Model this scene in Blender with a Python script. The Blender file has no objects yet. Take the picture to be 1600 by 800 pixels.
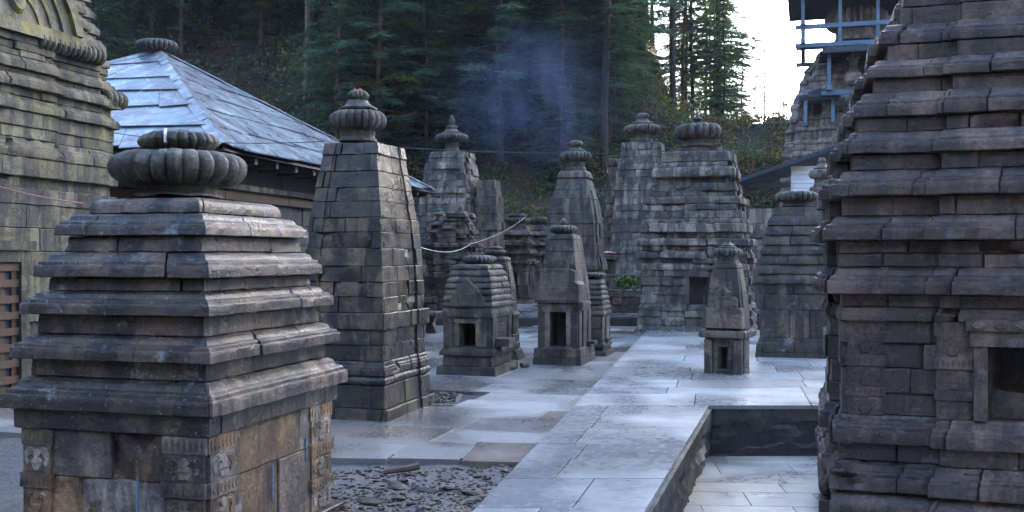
import bpy, bmesh, math, random
from mathutils import Vector, noise, Matrix
R = math.radians
rng = random.Random(7)
scn = bpy.context.scene
COL = scn.collection

# ------------------------------------------------------------------ camera, sky, sun, exposure
cam_d = bpy.data.cameras.new('camera'); cam = bpy.data.objects.new('camera', cam_d); COL.objects.link(cam)
cam.location = (0, 0, 1.6); cam.rotation_euler = (R(90), 0, 0)
cam_d.lens = 36; cam_d.sensor_width = 36; cam_d.clip_start = 0.05; cam_d.clip_end = 3000
scn.camera = cam
SUN_AZ, SUN_EL = 40.0, 16.0
w_ = bpy.data.worlds.new('World'); scn.world = w_; w_.use_nodes = True
nt = w_.node_tree
for n in list(nt.nodes): nt.nodes.remove(n)
sky = nt.nodes.new('ShaderNodeTexSky'); sky.sky_type = 'NISHITA'; sky.sun_disc = False
sky.sun_elevation = R(SUN_EL); sky.sun_rotation = R(SUN_AZ)
sky.altitude = 1800; sky.air_density = 0.9; sky.dust_density = 5.0; sky.ozone_density = 0.8
bgn = nt.nodes.new('ShaderNodeBackground'); bgn.inputs[1].default_value = 0.15
out = nt.nodes.new('ShaderNodeOutputWorld')
nt.links.new(sky.outputs[0], bgn.inputs[0]); nt.links.new(bgn.outputs[0], out.inputs[0])
sl = bpy.data.lights.new('sun', 'SUN'); sl.energy = 2.6; sl.angle = R(0.5); sl.color = (1.0, 0.84, 0.62)
so = bpy.data.objects.new('sun', sl); COL.objects.link(so)
sdir = Vector((math.sin(R(SUN_AZ)) * math.cos(R(SUN_EL)), math.cos(R(SUN_AZ)) * math.cos(R(SUN_EL)), math.sin(R(SUN_EL))))
so.rotation_euler = sdir.to_track_quat('Z', 'Y').to_euler()
so.location = (30, 30, 40)
scn.view_settings.view_transform = 'Standard'; scn.view_settings.look = 'None'
scn.view_settings.exposure = 3.65; scn.view_settings.gamma = 1.0; scn.view_settings.use_curve_mapping = False
scn.cycles.max_bounces = 6; scn.cycles.diffuse_bounces = 3; scn.cycles.glossy_bounces = 3
scn.cycles.volume_bounces = 1; scn.cycles.transparent_max_bounces = 6

# ------------------------------------------------------------------ materials
def mat_new(name):
    m = bpy.data.materials.new(name); m.use_nodes = True
    t = m.node_tree
    for n in list(t.nodes): t.nodes.remove(n)
    o = t.nodes.new('ShaderNodeOutputMaterial'); b = t.nodes.new('ShaderNodeBsdfPrincipled')
    t.links.new(b.outputs[0], o.inputs[0])
    return m, t, b
class NB:
    """small helper round a node tree"""
    def __init__(s, t, scale=1.0):
        s.t = t; s.tc = t.nodes.new('ShaderNodeTexCoord')
    def L(s, a, b): s.t.links.new(a, b)
    def co(s, sc=(1, 1, 1), loc=(0, 0, 0)):
        m = s.t.nodes.new('ShaderNodeMapping'); m.inputs['Scale'].default_value = sc; m.inputs['Location'].default_value = loc
        s.L(s.tc.outputs['Object'], m.inputs[0]); return m.outputs[0]
    def noise(s, scale, detail=4, rough=.55, sc=(1, 1, 1), loc=(0, 0, 0), dist=0.0):
        n = s.t.nodes.new('ShaderNodeTexNoise'); n.inputs['Scale'].default_value = scale
        n.inputs['Detail'].default_value = detail; n.inputs['Roughness'].default_value = rough; n.inputs['Distortion'].default_value = dist
        s.L(s.co(sc, loc), n.inputs['Vector']); return n.outputs['Fac']
    def vor(s, scale, sc=(1, 1, 1), feat='F1'):
        n = s.t.nodes.new('ShaderNodeTexVoronoi'); n.inputs['Scale'].default_value = scale; n.feature = feat
        s.L(s.co(sc), n.inputs['Vector']); return n.outputs['Distance']
    def ramp(s, f, a, b, lo=0.0, hi=1.0):
        n = s.t.nodes.new('ShaderNodeMapRange'); n.clamp = True
        n.inputs[1].default_value = a; n.inputs[2].default_value = b; n.inputs[3].default_value = lo; n.inputs[4].default_value = hi
        s.L(f, n.inputs[0]); return n.outputs[0]
    def mix(s, f, a, b, mode='MIX'):
        n = s.t.nodes.new('ShaderNodeMix'); n.data_type = 'RGBA'; n.blend_type = mode
        for i, v in ((0, f), (6, a), (7, b)):
            if hasattr(v, 'links'): s.L(v, n.inputs[i])
            else: n.inputs[i].default_value = v if i == 0 else (*v, 1)
        return n.outputs[2]
    def math(s, op, a, b):
        n = s.t.nodes.new('ShaderNodeMath'); n.operation = op
        for i, v in ((0, a), (1, b)):
            if hasattr(v, 'links'): s.L(v, n.inputs[i])
            else: n.inputs[i].default_value = v
        return n.outputs[0]
    def attr(s, name='blk'):
        n = s.t.nodes.new('ShaderNodeAttribute'); n.attribute_name = name
        sp = s.t.nodes.new('ShaderNodeSeparateColor'); s.L(n.outputs['Color'], sp.inputs[0])
        return n.outputs['Color'], sp.outputs[0], sp.outputs[1], sp.outputs[2]
    def upness(s):
        g = s.t.nodes.new('ShaderNodeNewGeometry'); sp = s.t.nodes.new('ShaderNodeSeparateXYZ')
        s.L(g.outputs['Normal'], sp.inputs[0]); return sp.outputs[2]
    def bump(s, h, strength, dist, b, prev=None):
        n = s.t.nodes.new('ShaderNodeBump'); n.inputs['Strength'].default_value = strength; n.inputs['Distance'].default_value = dist
        s.L(h, n.inputs['Height'])
        if prev is not None: s.L(prev, n.inputs['Normal'])
        if b is not None: s.L(n.outputs[0], b.inputs['Normal'])
        return n.outputs[0]

def stone(name, A, B, dark=.5, pale=.35, moss=.2, mosscol=(.10, .115, .03), rough=(.55, .85), tint=(.20, .13, .09), tintamt=.25, fine=1.0, blkvar=.45):
    m, t, b = mat_new(name); n = NB(t)
    A = tuple(x * .84 for x in A); B = tuple(x * .72 for x in B)
    col, r, g, bl = n.attr()
    big = n.noise(1.3, 5, .6)
    c = n.mix(n.ramp(big, .35, .68), A, B)
    c = n.mix(n.math('MULTIPLY', n.ramp(bl, .55, 1.0), tintamt * 2), c, tint)
    v = n.ramp(r, 0, 1, 1 - blkvar, 1 + blkvar)                # stone to stone
    vv = t.nodes.new('ShaderNodeCombineColor')
    for i in range(3): n.L(v, vv.inputs[i])
    c = n.mix(1.0, c, vv.outputs[0], 'MULTIPLY')
    gr = n.ramp(n.noise(30 * fine, 6, .78), .3, .7, .45, 1.5)
    gg = t.nodes.new('ShaderNodeCombineColor')
    for i in range(3): n.L(gr, gg.inputs[i])
    c = n.mix(1.0, c, gg.outputs[0], 'MULTIPLY')
    # run-off stains and black crust with their own outline
    st = n.noise(2.2, 6, .62, sc=(2.6, 2.6, .55), loc=(3, 1, 0))
    c = n.mix(n.math('MULTIPLY', n.ramp(st, .45, .55), dark), c, (.017, .015, .017))
    bk = n.noise(1.7, 8, .78, sc=(1, 1, 1.6), loc=(7, 2, 4))
    c = n.mix(n.math('MULTIPLY', n.ramp(bk, .50, .57), dark * .9), c, (.022, .020, .023))
    # pale crust / lichen
    lp = n.noise(5.5, 7, .72, loc=(9, 4, 2))
    c = n.mix(n.math('MULTIPLY', n.ramp(lp, .585, .68), pale), c, (.34, .34, .35))
    sp = n.noise(48 * fine, 2, .5, loc=(2, 8, 1))
    c = n.mix(n.math('MULTIPLY', n.ramp(sp, .66, .74), pale * .9), c, (.42, .42, .42))
    # moss
    mo = n.noise(3.1, 6, .65, loc=(1, 5, 7))
    c = n.mix(n.math('MULTIPLY', n.ramp(mo, .5, .66), moss), c, mosscol)
    n.L(c, b.inputs['Base Color'])
    ro = n.ramp(n.noise(4, 3), .35, .65, rough[0], rough[1]); n.L(ro, b.inputs['Roughness'])
    b.inputs['Specular IOR Level'].default_value = .45
    p = n.bump(n.noise(70 * fine, 5, .75), .55, .006, None)
    p = n.bump(n.noise(15 * fine, 6, .7), .7, .016, None, p)
    n.bump(n.noise(4.5, 4, .6), .35, .03, b, p)
    return m

M = {}
M['front'] = stone('stone_front', (.14, .096, .068), (.052, .038, .034), dark=.9, pale=.6, moss=.12, tintamt=.25, rough=(.2, .48), blkvar=.3)
M['panel'] = stone('stone_panel', (.36, .20, .10), (.20, .125, .07), dark=.6, pale=.5, moss=.15, tint=(.34, .32, .30), tintamt=.3, rough=(.5, .8))
M['tower'] = stone('stone_tower', (.13, .098, .06), (.042, .034, .029), dark=.9, pale=.35, moss=.4, mosscol=(.10, .10, .045), rough=(.2, .48), blkvar=.6)
M['right'] = stone('stone_right', (.19, .125, .095), (.088, .06, .053), dark=.6, pale=.22, moss=.06, tint=(.14, .085, .065), tintamt=.3, rough=(.24, .52), blkvar=.4)
M['left'] = stone('stone_left', (.205, .17, .105), (.095, .08, .054), dark=.75, pale=.2, moss=.4, mosscol=(.16, .145, .04), tint=(.2, .18, .08), tintamt=.25, rough=(.6, .85), blkvar=.25)
M['pale'] = stone('stone_pale', (.34, .28, .225), (.16, .135, .112), dark=.75, pale=.4, moss=.15, tint=(.2, .14, .09), blkvar=.5)
M['mid'] = stone('stone_mid', (.21, .155, .10), (.08, .062, .045), dark=.75, pale=.25, moss=.3, mosscol=(.12, .115, .05), tint=(.22, .12, .08), tintamt=.3, blkvar=.35)
M['small'] = stone('stone_small', (.15, .118, .08), (.055, .046, .036), dark=.8, pale=.3, moss=.35, mosscol=(.11, .105, .045), blkvar=.25)
M['smooth'] = stone('stone_smooth', (.20, .155, .115), (.09, .074, .06), dark=.75, pale=.15, moss=.2, blkvar=.15)
M['stepped'] = stone('stone_stepped', (.10, .076, .056), (.045, .037, .032), dark=.75, pale=.45, moss=.2, blkvar=.25)
M['far'] = stone('stone_far', (.40, .32, .25), (.21, .17, .15), dark=.5, pale=.2, moss=.05, tint=(.36, .28, .22), tintamt=.3, blkvar=.2)
M['disc'] = stone('stone_disc', (.18, .155, .11), (.08, .068, .052), dark=.8, pale=.55, moss=.4, mosscol=(.10, .10, .045), blkvar=.05)
M['mossy'] = stone('stone_mossy', (.20, .165, .06), (.11, .095, .04), dark=.45, pale=.1, moss=.75, mosscol=(.20, .165, .025), blkvar=.15)
M['wallrough'] = stone('stone_wallrough', (.085, .08, .075), (.04, .04, .04), dark=.5, pale=.25, moss=.3, rough=(.4, .7), blkvar=.3)

def simple(name, col, rough=.6, var=.25, scale=8, bumpd=.004, spec=.5, col2=None, sc=(1, 1, 1), metal=0):
    m, t, b = mat_new(name); n = NB(t)
    f = n.ramp(n.noise(scale, 5, .65, sc=sc), .3, .7)
    c2 = col2 or tuple(x * (1 - var) for x in col)
    n.L(n.mix(f, col, c2), b.inputs['Base Color']); b.inputs['Roughness'].default_value = rough
    b.inputs['Specular IOR Level'].default_value = spec; b.inputs['Metallic'].default_value = metal
    n.bump(n.noise(scale * 4, 4, .6, sc=sc), .4, bumpd, b)
    return m
M['wood'] = simple('weathered_wood', (.045, .032, .026), .7, .5, 6, sc=(1, 1, .15))
M['redwood'] = simple('red_brown_wood', (.12, .04, .03), .7, .4, 5, col2=(.045, .05, .018))
M['bluewood'] = simple('pale_blue_paint', (.12, .20, .29), .6, .3, 3, col2=(.07, .11, .16))
M['darkroof'] = simple('dark_sheet', (.035, .04, .05), .5, .3, 3)
M['blueroof'] = simple('blue_sheet_roof', (.035, .055, .09), .45, .4, 3)
M['white'] = simple('white_painted_boards', (.80, .80, .80), .5, .12, 4)
M['pink'] = simple('pink_cord', (.55, .22, .25), .6, .15, 30, .0005)
M['pinkcloth'] = simple('pink_cloth', (.70, .22, .18), .8, .4, 14)
M['wire'] = simple('black_wire', (.03, .03, .035), .5, .2, 30, .0005)
M['whitewire'] = simple('white_wire', (.55, .55, .5), .5, .2, 30, .0005)
M['iron'] = simple('dark_iron', (.03, .028, .028), .5, .3, 20)
M['log'] = simple('cut_log', (.13, .085, .06), .7, .45, 10)
M['bark'] = simple('bark', (.060, .045, .037), .85, .6, 5, .03, sc=(3, 3, .5))
M['bark2'] = simple('bark_pale', (.17, .11, .075), .85, .5, 5, .03, sc=(3, 3, .5))
M['petal'] = simple('red_petals', (.55, .05, .04), .7, .3, 60)
M['bluepaint'] = simple('blue_paint_drip', (.20, .27, .42), .6, .5, 40, .0005)
M['whitepaint'] = simple('white_paint_drip', (.75, .75, .76), .6, .25, 40, .0005)

def leafmat(name, transl=.25):
    m, t, b = mat_new(name); n = NB(t)
    col, r, g, bl = n.attr()
    n.L(col, b.inputs['Base Color']); b.inputs['Roughness'].default_value = .6
    b.inputs['Specular IOR Level'].default_value = .25
    tr = t.nodes.new('ShaderNodeBsdfTranslucent'); n.L(n.mix(1.0, col, (1.3, 1.35, .8), 'MULTIPLY'), tr.inputs[0])
    mx = t.nodes.new('ShaderNodeMixShader'); mx.inputs[0].default_value = .38
    o = [x for x in t.nodes if x.type == 'OUTPUT_MATERIAL'][0]
    n.L(b.outputs[0], mx.inputs[1]); n.L(tr.outputs[0], mx.inputs[2]); n.L(mx.outputs[0], o.inputs[0])
    return m
M['leaf'] = leafmat('needles')

def paving(name, A, B, wetcol, patch=(.22, .17, .14), rough=(.16, .5), dirt=(.16, .13, .10), wet=(.46, .56)):
    m, t, b = mat_new(name); n = NB(t)
    col, r, g, bl = n.attr()
    c = n.mix(n.ramp(r, 0, 1), A, B)
    c = n.mix(n.math('MULTIPLY', n.ramp(g, .8, .95), .55), c, patch)
    gr = n.ramp(n.noise(11, 6, .75), .3, .7, .8, 1.15)
    gg = t.nodes.new('ShaderNodeCombineColor')
    for i in range(3): n.L(gr, gg.inputs[i])
    c = n.mix(1.0, c, gg.outputs[0], 'MULTIPLY')
    w = n.ramp(n.math('ADD', n.noise(.8, 2.5, .5, sc=(1, .6, 1), loc=(2, 1, 0), dist=.3), n.ramp(bl, 0, 1, -.09, .09)), wet[0], wet[1])   # damp areas: darker, glossier
    c = n.mix(n.math('MULTIPLY', w, .75), c, wetcol)
    d = n.noise(1.3, 3, .5, loc=(5, 5, 0), sc=(1, 2.0, 1), dist=.3)
    c = n.mix(n.math('MULTIPLY', n.ramp(d, .45, .72), .6), c, dirt)
    n.L(c, b.inputs['Base Color'])
    ro = n.math('ADD', n.ramp(w, 0, 1, rough[1], rough[0]), n.ramp(n.noise(14, 4), .3, .7, -.06, .12)); n.L(ro, b.inputs['Roughness'])
    b.inputs['Specular IOR Level'].default_value = .55
    p = n.bump(n.noise(38, 4, .65), .25, .004, None)
    n.bump(n.noise(3.2, 4, .6, sc=(1, 1.6, 1)), .45, .02, b, p)
    return m
M['pave'] = paving('wet_paving', (.13, .13, .13), (.28, .28, .275), (.08, .073, .07), wet=(.38, .62), patch=(.20, .13, .09))
M['walk'] = paving('pale_walkway', (.29, .29, .285), (.39, .385, .375), (.185, .185, .185), rough=(.2, .45), dirt=(.17, .145, .125), wet=(.40, .62))
M['pit'] = paving('court_floor', (.32, .31, .28), (.46, .45, .41), (.2, .2, .21), patch=(.42, .34, .24), rough=(.25, .55), wet=(.42, .62))
M['mortar'] = simple('dark_mortar', (.035, .034, .036), .5, .5, 9)
def earthmat():
    m, t, b = mat_new('bare_earth'); n = NB(t)
    c = n.mix(n.ramp(n.noise(3, 6, .7), .35, .65), (.075, .07, .07), (.12, .11, .105))
    c = n.mix(n.ramp(n.noise(40, 4, .7), .5, .62), c, (.035, .033, .035))
    n.L(c, b.inputs['Base Color']); b.inputs['Roughness'].default_value = .75
    p = n.bump(n.noise(60, 5, .7), .8, .01, None); n.bump(n.noise(16, 5, .6), .7, .03, b, p)
    return m
M['earth'] = earthmat()
def hillmat():
    m, t, b = mat_new('hill_soil'); n = NB(t)
    c = n.mix(n.ramp(n.noise(.35, 6, .65), .4, .6), (.05, .038, .024), (.025, .028, .015))
    c = n.mix(n.ramp(n.noise(.22, 5, .6, loc=(3, 3, 3)), .56, .66), c, (.13, .06, .035))
    n.L(c, b.inputs['Base Color']); b.inputs['Roughness'].default_value = .9
    n.bump(n.noise(2.5, 8, .8), 1.0, .5, b)
    return m
M['hill'] = hillmat()
def slatemat():
    m, t, b = mat_new('roof_slate'); n = NB(t)
    col, r, g, bl = n.attr()
    c = n.mix(r, (.12, .17, .185), (.22, .285, .30))
    c = n.mix(n.math('MULTIPLY', n.ramp(n.noise(1.1, 7, .72, dist=1.2), .41, .54), .9), c, (.11, .10, .125))
    c = n.mix(n.math('MULTIPLY', n.ramp(n.noise(2.4, 6, .7, loc=(4, 2, 8), dist=1.2), .54, .64), .75), c, (.42, .47, .50))
    c = n.mix(n.math('MULTIPLY', n.ramp(n.noise(4.0, 5, .6, loc=(1, 7, 3)), .6, .7), .6), c, (.30, .22, .14))
    n.L(c, b.inputs['Base Color']); n.L(n.ramp(n.noise(3, 4), .3, .7, .22, .5), b.inputs['Roughness'])
    b.inputs['Specular IOR Level'].default_value = .6
    p = n.bump(n.noise(20, 5, .6), .25, .006, None); n.bump(n.noise(2.5, 4), .4, .03, b, p)
    return m
M['slate'] = slatemat()

# ------------------------------------------------------------------ mesh helpers
class MB:
    def __init__(s): s.v = []; s.f = []; s.c = []
    def face(s, idx, c): s.f.append(idx); s.c.append(c)
    def add(s, verts, faces, c=None):
        c = c or (rng.random(), rng.random(), rng.random())
        o = len(s.v); s.v.extend(verts)
        for f in faces: s.f.append([i + o for i in f]); s.c.append(c)
    def box(s, p0, p1, c=None, F=None, ch=0.0, jit=0.0):
        x0, y0, z0 = p0; x1, y1, z1 = p1
        if ch:
            prof = [(x0 + ch, x1 - ch, y0 + ch, y1 - ch, z0), (x0, x1, y0, y1, z0 + ch), (x0, x1, y0, y1, z1 - ch), (x0 + ch, x1 - ch, y0 + ch, y1 - ch, z1)]
        else:
            prof = [(x0, x1, y0, y1, z0), (x0, x1, y0, y1, z1)]
        vs = []
        for (a, b, e, d, z) in prof: vs += [Vector((a, e, z)), Vector((b, e, z)), Vector((b, d, z)), Vector((a, d, z))]
        fs = [[3, 2, 1, 0], [len(vs) - 4, len(vs) - 3, len(vs) - 2, len(vs) - 1]]
        for k in range(len(prof) - 1):
            for i in range(4):
                j = (i + 1) % 4; fs.append([4 * k + i, 4 * k + j, 4 * k + 4 + j, 4 * k + 4 + i])
        if jit: vs = [p + Vector((rng.uniform(-jit, jit), rng.uniform(-jit, jit), rng.uniform(-jit, jit))) for p in vs]
        if F: vs = [F(*p) for p in vs]
        s.add(vs, fs, c)
    def prism(s, pts, o0, o1, F, c=None, inset=.0):
        """outline pts (a, z) pushed from depth o0 to o1 along F's third axis, front edge rounded by inset"""
        n = len(pts); ca = sum(p[0] for p in pts) / n; cz = sum(p[1] for p in pts) / n
        def sh(k):
            r = []
            for (a, z) in pts:
                d = math.hypot(a - ca, z - cz) or 1; q = max(0, 1 - k / d); r.append((ca + (a - ca) * q, cz + (z - cz) * q))
            return r
        rings = [(pts, o0), (pts, o1 - inset), (sh(inset), o1)] if inset else [(pts, o0), (pts, o1)]
        vs = [F(a, z, o) for (pp, o) in rings for (a, z) in pp]
        fs = [list(range((len(rings) - 1) * n, len(rings) * n))]
        for k in range(len(rings) - 1):
            for i in range(n):
                j = (i + 1) % n; fs.append([k * n + i, k * n + j, (k + 1) * n + j, (k + 1) * n + i])
        s.add(vs, fs, c)
    def tube(s, pts, r, n=6, c=None, r1=None):
        pts = [Vector(p) for p in pts]; m = len(pts); vs = []; fs = []
        for k, p in enumerate(pts):
            d = (pts[min(k + 1, m - 1)] - pts[max(k - 1, 0)]).normalized()
            a = d.orthogonal().normalized() if k == 0 else (pa - d * pa.dot(d)).normalized()
            pa = a; b2 = d.cross(a); rr = r if r1 is None else r + (r1 - r) * k / (m - 1)
            for i in range(n):
                t = 2 * math.pi * i / n; vs.append(p + a * (rr * math.cos(t)) + b2 * (rr * math.sin(t)))
        for k in range(m - 1):
            for i in range(n):
                j = (i + 1) % n; fs.append([k * n + i, k * n + j, (k + 1) * n + j, (k + 1) * n + i])
        fs.append(list(range(n))[::-1]); fs.append(list(range((m - 1) * n, m * n)))
        s.add(vs, fs, c)
    def lathe(s, prof, cx=0, cy=0, ribs=0, amp=0.0, seg=48, noise_a=0.0, c=None, tilt=(0, 0)):
        """prof: (r, z, ribweight); ribbed disc with rounded lobes"""
        n = ribs * 6 if ribs else seg; vs = []; fs = []; c = c or (rng.random(), rng.random(), rng.random())
        zc = prof[0][1]
        for (r, z, wt) in prof:
            for i in range(n):
                t = 2 * math.pi * i / n
                q = 1 - amp * wt * (1 - abs(math.cos(ribs * t / 2)) ** .6) if ribs else 1
                p = Vector((cx + r * q * math.cos(t), cy + r * q * math.sin(t), z))
                if noise_a: p += noise.noise_vector(p * 7.0) * noise_a * 1.5 + noise.noise_vector(p * 24.0) * noise_a * .8
                p.z += (p.x - cx) * tilt[0] + (p.y - cy) * tilt[1]
                vs.append(p)
        for k in range(len(prof) - 1):
            for i in range(n):
                j = (i + 1) % n; fs.append([k * n + i, k * n + j, (k + 1) * n + j, (k + 1) * n + i])
        fs.append(list(range(n))[::-1]); fs.append(list(range((len(prof) - 1) * n, len(prof) * n)))
        s.add(vs, fs, c)
    def build(s, name, mat, parent=None, loc=None, smooth=40):
        me = bpy.data.meshes.new(name); me.from_pydata([tuple(p) for p in s.v], [], s.f)
        at = me.attributes.new('blk', 'FLOAT_COLOR', 'FACE')
        at.data.foreach_set('color', [x for c in s.c for x in (*c, 1.0)])
        me.materials.append(mat)
        if smooth:
            me.polygons.foreach_set('use_smooth', [True] * len(me.polygons)); me.set_sharp_from_angle(angle=R(smooth if smooth > 60 else min(smooth, 28)))
        me.update()
        o = bpy.data.objects.new(name, me); COL.objects.link(o)
        if parent: o.parent = parent
        if loc is not None: o.location = loc
        return o
def thing(name, label, cat, loc=(0, 0, 0), rz=0, group=None):
    o = bpy.data.objects.new(name, None); COL.objects.link(o); o.location = loc; o.rotation_euler = (0, 0, rz)
    o.empty_display_size = .2
    return tag(o, label, cat, group)
def tag(o, label=None, cat=None, group=None, kind=None):
    if label: o['label'] = label
    if cat: o['category'] = cat
    if group: o['group'] = group
    if kind: o['kind'] = kind
    return o
def struct(name, mb, mat, smooth=40): return tag(mb.build(name, mat, smooth=smooth), kind='structure')

# ------------------------------------------------------------------ the view: pixel rows and columns to metres
TH = R(16); CS, SN = math.cos(TH), math.sin(TH)
def at(px, Y): return (px - 800) / 1600 * Y
def zat(py, Y): return 1.6 + (400 - py) / 1600 * Y
class Fit:
    """a rectangular building standing at (cx, cy); gives its width and height for a row of the photograph"""
    def __init__(s, cx, cy, curve, ratio=1.25, rot=16.0, corner=None):
        s.cx, s.cy, s.curve, s.ratio, s.corner = cx, cy, sorted(curve), ratio, corner
        s.rot = rot; s.c, s.s = math.cos(R(rot)), math.sin(R(rot))
    def w2(s, x, y): return (s.cx + x * s.c + y * s.s, s.cy - x * s.s + y * s.c)
    def px(s, w, sx, sy):
        X, Y = s.w2(sx * w / 2, sy * w * s.ratio / 2); return 800 + 1600 * X / Y, Y
    def row(s, py):
        cv = s.curve
        if py <= cv[0][0]: a, b, t = cv[0], cv[1], (py - cv[0][0]) / (cv[1][0] - cv[0][0])
        else:
            for a, b in zip(cv, cv[1:]):
                if py <= b[0]: break
            t = min(1.0, (py - a[0]) / (b[0] - a[0]))
        vals = [a[k] + (b[k] - a[k]) * t for k in range(1, len(a))]
        lo, hi = .02, 8.0
        for _ in range(40):
            w = (lo + hi) / 2
            if s.corner is None:
                p = [s.px(w, i, j)[0] for i in (-1, 1) for j in (-1, 1)]; bigger = max(p) - min(p) > vals[1] - vals[0]
            else:
                q = s.px(w, *s.corner)[0]; bigger = (q > vals[0]) if s.corner[0] > 0 else (q < vals[0])
            if bigger: hi = w
            else: lo = w
        w = (lo + hi) / 2
        k = s.corner or (1, -1)
        return w, w * s.ratio, zat(py, s.px(w, *k)[1])

def plan(w, d, steps):
    """CCW outline, each side stepping forward towards its middle"""
    def side(L, k):
        pts = [(-L / 2, 0)]; o = 0
        for f, p in steps:
            x = -f * L / 2; pts.append((x, o)); o += p * w; pts.append((x, o))
        m = [(-x, o2) for (x, o2) in pts[::-1]]
        return pts + m[:-1] if steps else pts
    out = []
    for k in range(4):
        L, D = (w, d) if k % 2 == 0 else (d, w)
        for (x, o) in side(L, k):
            px_, py_ = x, -D / 2 - o
            for _ in range(k): px_, py_ = -py_, px_
            out.append(Vector((px_, py_)))
    return out
def offs(pl, o):
    n = len(pl); r = []
    for i in range(n):
        e0 = (pl[i] - pl[i - 1]).normalized(); e1 = (pl[(i + 1) % n] - pl[i]).normalized()
        a = Vector((e0.y, -e0.x)); b = Vector((e1.y, -e1.x))
        r.append(pl[i] + (a + b) * o if abs(e0.dot(e1)) < .9 else pl[i] + a * o)
    return r
def profile(kind, P, h, ch):
    c = min(ch, h * .2); cz = c / h
    if kind == 'mould':
        return [(0, 0), (P * .94, .012), (P, .05), (P, .28), (P, .45), (P * .98, .475), (P * .83, .505), (P * .81, .62), (P * .77, .645), (P * .46, .71), (P * .37, .80), (P * .34, .90), (P * .05, 1.0)]
    if kind == 'bevel':   # roof step: short face then slope back
        return [(0, 0), (P * .93, .015), (P, .07), (P, .5), (P * .93, .57), (P * .45, .8), (P * .05, 1.0)]
    if kind == 'torus':
        return [(0, 0)] + [(P * math.sin(math.pi * k / 8) ** .7, k / 8) for k in range(1, 8)] + [(0, 1)]
    if kind == 'slab':
        return [(P - .02, 0), (P, .12), (P + .004, .5), (P - .004, .8), (P - .03, 1)]
    return [(P - c, 0), (P, cz), (P, .5), (P, 1 - cz), (P - c, 1)]

def course(mb, pb, ptp, z0, z1, prof, blk=(.3, .6), depth=.13, gap=.005, ch=.008, jit=.006, amp=.004, sub=.15, skip=None, tilt=.0, broke=0.0, tone=None):
    n = len(pb); h = z1 - z0
    pm = offs(pb, 0); L = [(pm[(i + 1) % n] - pm[i]).length for i in range(n)]
    cum = [0]
    for l in L: cum.append(cum[-1] + l)
    tot = cum[-1]
    def l2u(l):
        l %= tot
        for i in range(n):
            if l <= cum[i + 1]: return i + (l - cum[i]) / L[i]
        return 0.0
    cuts = []
    forced = []
    if skip:
        e, f0, f1 = skip; forced = [cum[e] + f0 * L[e], cum[e] + f1 * L[e]]
    start = forced[1] if forced else rng.uniform(0, blk[1])
    l = start; end = start + tot - ((forced[1] - forced[0]) if forced else 0)
    cuts = [l]
    while True:
        l += rng.uniform(*blk)
        if end - l < blk[0] * .7: break
        cuts.append(l)
    cuts.append(end)
    z0s, z1s = z0 + .0015, z1 - .0015
    inner0, inner1 = offs(pb, -depth), offs(ptp, -depth)
    opb = [(offs(pb, o), offs(ptp, o), t) for o, t in prof]
    chb = [(offs(pb, o - ch), offs(ptp, o - ch), t) for o, t in prof]
    def P2(pl, u):
        i = int(u) % n; f = u - int(u); return pl[i].lerp(pl[(i + 1) % n], f)
    for la, lb in zip(cuts, cuts[1:]):
        la += gap / 2; lb -= gap / 2
        if lb - la < .02: continue
        ls = {la: 1, lb: 1, la + ch: 0, lb - ch: 0}
        ns = max(1, int((lb - la) / sub))
        for k in range(1, ns): ls[la + (lb - la) * k / ns] = 0
        base = 0
        for cyc in (0, 1):
            for i in range(n):
                q = cum[i] + cyc * tot
                if la + ch < q < lb - ch:
                    for w in list(ls):
                        if ls[w] == 0 and abs(w - q) < .012: del ls[w]
                    ls[q] = 0
        keys = sorted(ls)
        us = [l2u(k) for k in keys]
        dl = rng.gauss(0, jit); dz = rng.uniform(-.0012, .0012); ty = rng.gauss(0, tilt)
        br = rng.random() < broke; cb = rng.uniform(.02, .06) if br else 0
        ctr = None; verts = []
        m = len(prof); K = len(keys)
        lm = (keys[0] + keys[-1]) / 2; um = l2u(lm); i_ = int(um) % n
        ed = (pb[(i_ + 1) % n] - pb[i_]).normalized(); nn = Vector((ed.y, -ed.x)); dv = nn * dl
        for ki, (k, u) in enumerate(zip(keys, us)):
            S = chb if ls[k] else opb
            for (A, B, t) in S:
                q = P2(A, u).lerp(P2(B, u), t); z = z0s + (z1s - z0s) * t
                p = Vector((q.x + dv.x, q.y + dv.y, z + dz + ty * (k - lm)))
                if amp:
                    nv = noise.noise_vector(p * 7.0) * amp + noise.noise_vector(p * 31.0) * (amp * .5)
                    if br:
                        q2 = max(0, noise.noise(p * 11.0 + Vector((lm, 3, 1))) - .05) * 1.5; nv -= Vector((nn.x, nn.y, .25)) * (q2 * cb * 2)
                    p += nv
                verts.append(p)
        ib = len(verts)
        for (k, u) in zip(keys, us):
            q = P2(inner0, u); verts.append(Vector((q.x, q.y, z0s + dz)))
            q = P2(inner1, u); verts.append(Vector((q.x, q.y, z1s + dz)))
        faces = []
        for a in range(K - 1):
            for j in range(m - 1):
                faces.append([a * m + j, (a + 1) * m + j, (a + 1) * m + j + 1, a * m + j + 1])
            faces.append([a * m + m - 1, (a + 1) * m + m - 1, ib + 2 * (a + 1) + 1, ib + 2 * a + 1])
            faces.append([a * m, ib + 2 * a, ib + 2 * (a + 1), (a + 1) * m])
        faces.append([ib, ib + 1] + [j for j in range(m - 1, -1, -1)])
        a = K - 1
        faces.append([ib + 2 * a] + [a * m + j for j in range(m)] + [ib + 2 * a + 1])
        c = tone or (rng.random(), rng.random(), rng.random())
        mb.add(verts, faces, c)
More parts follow.
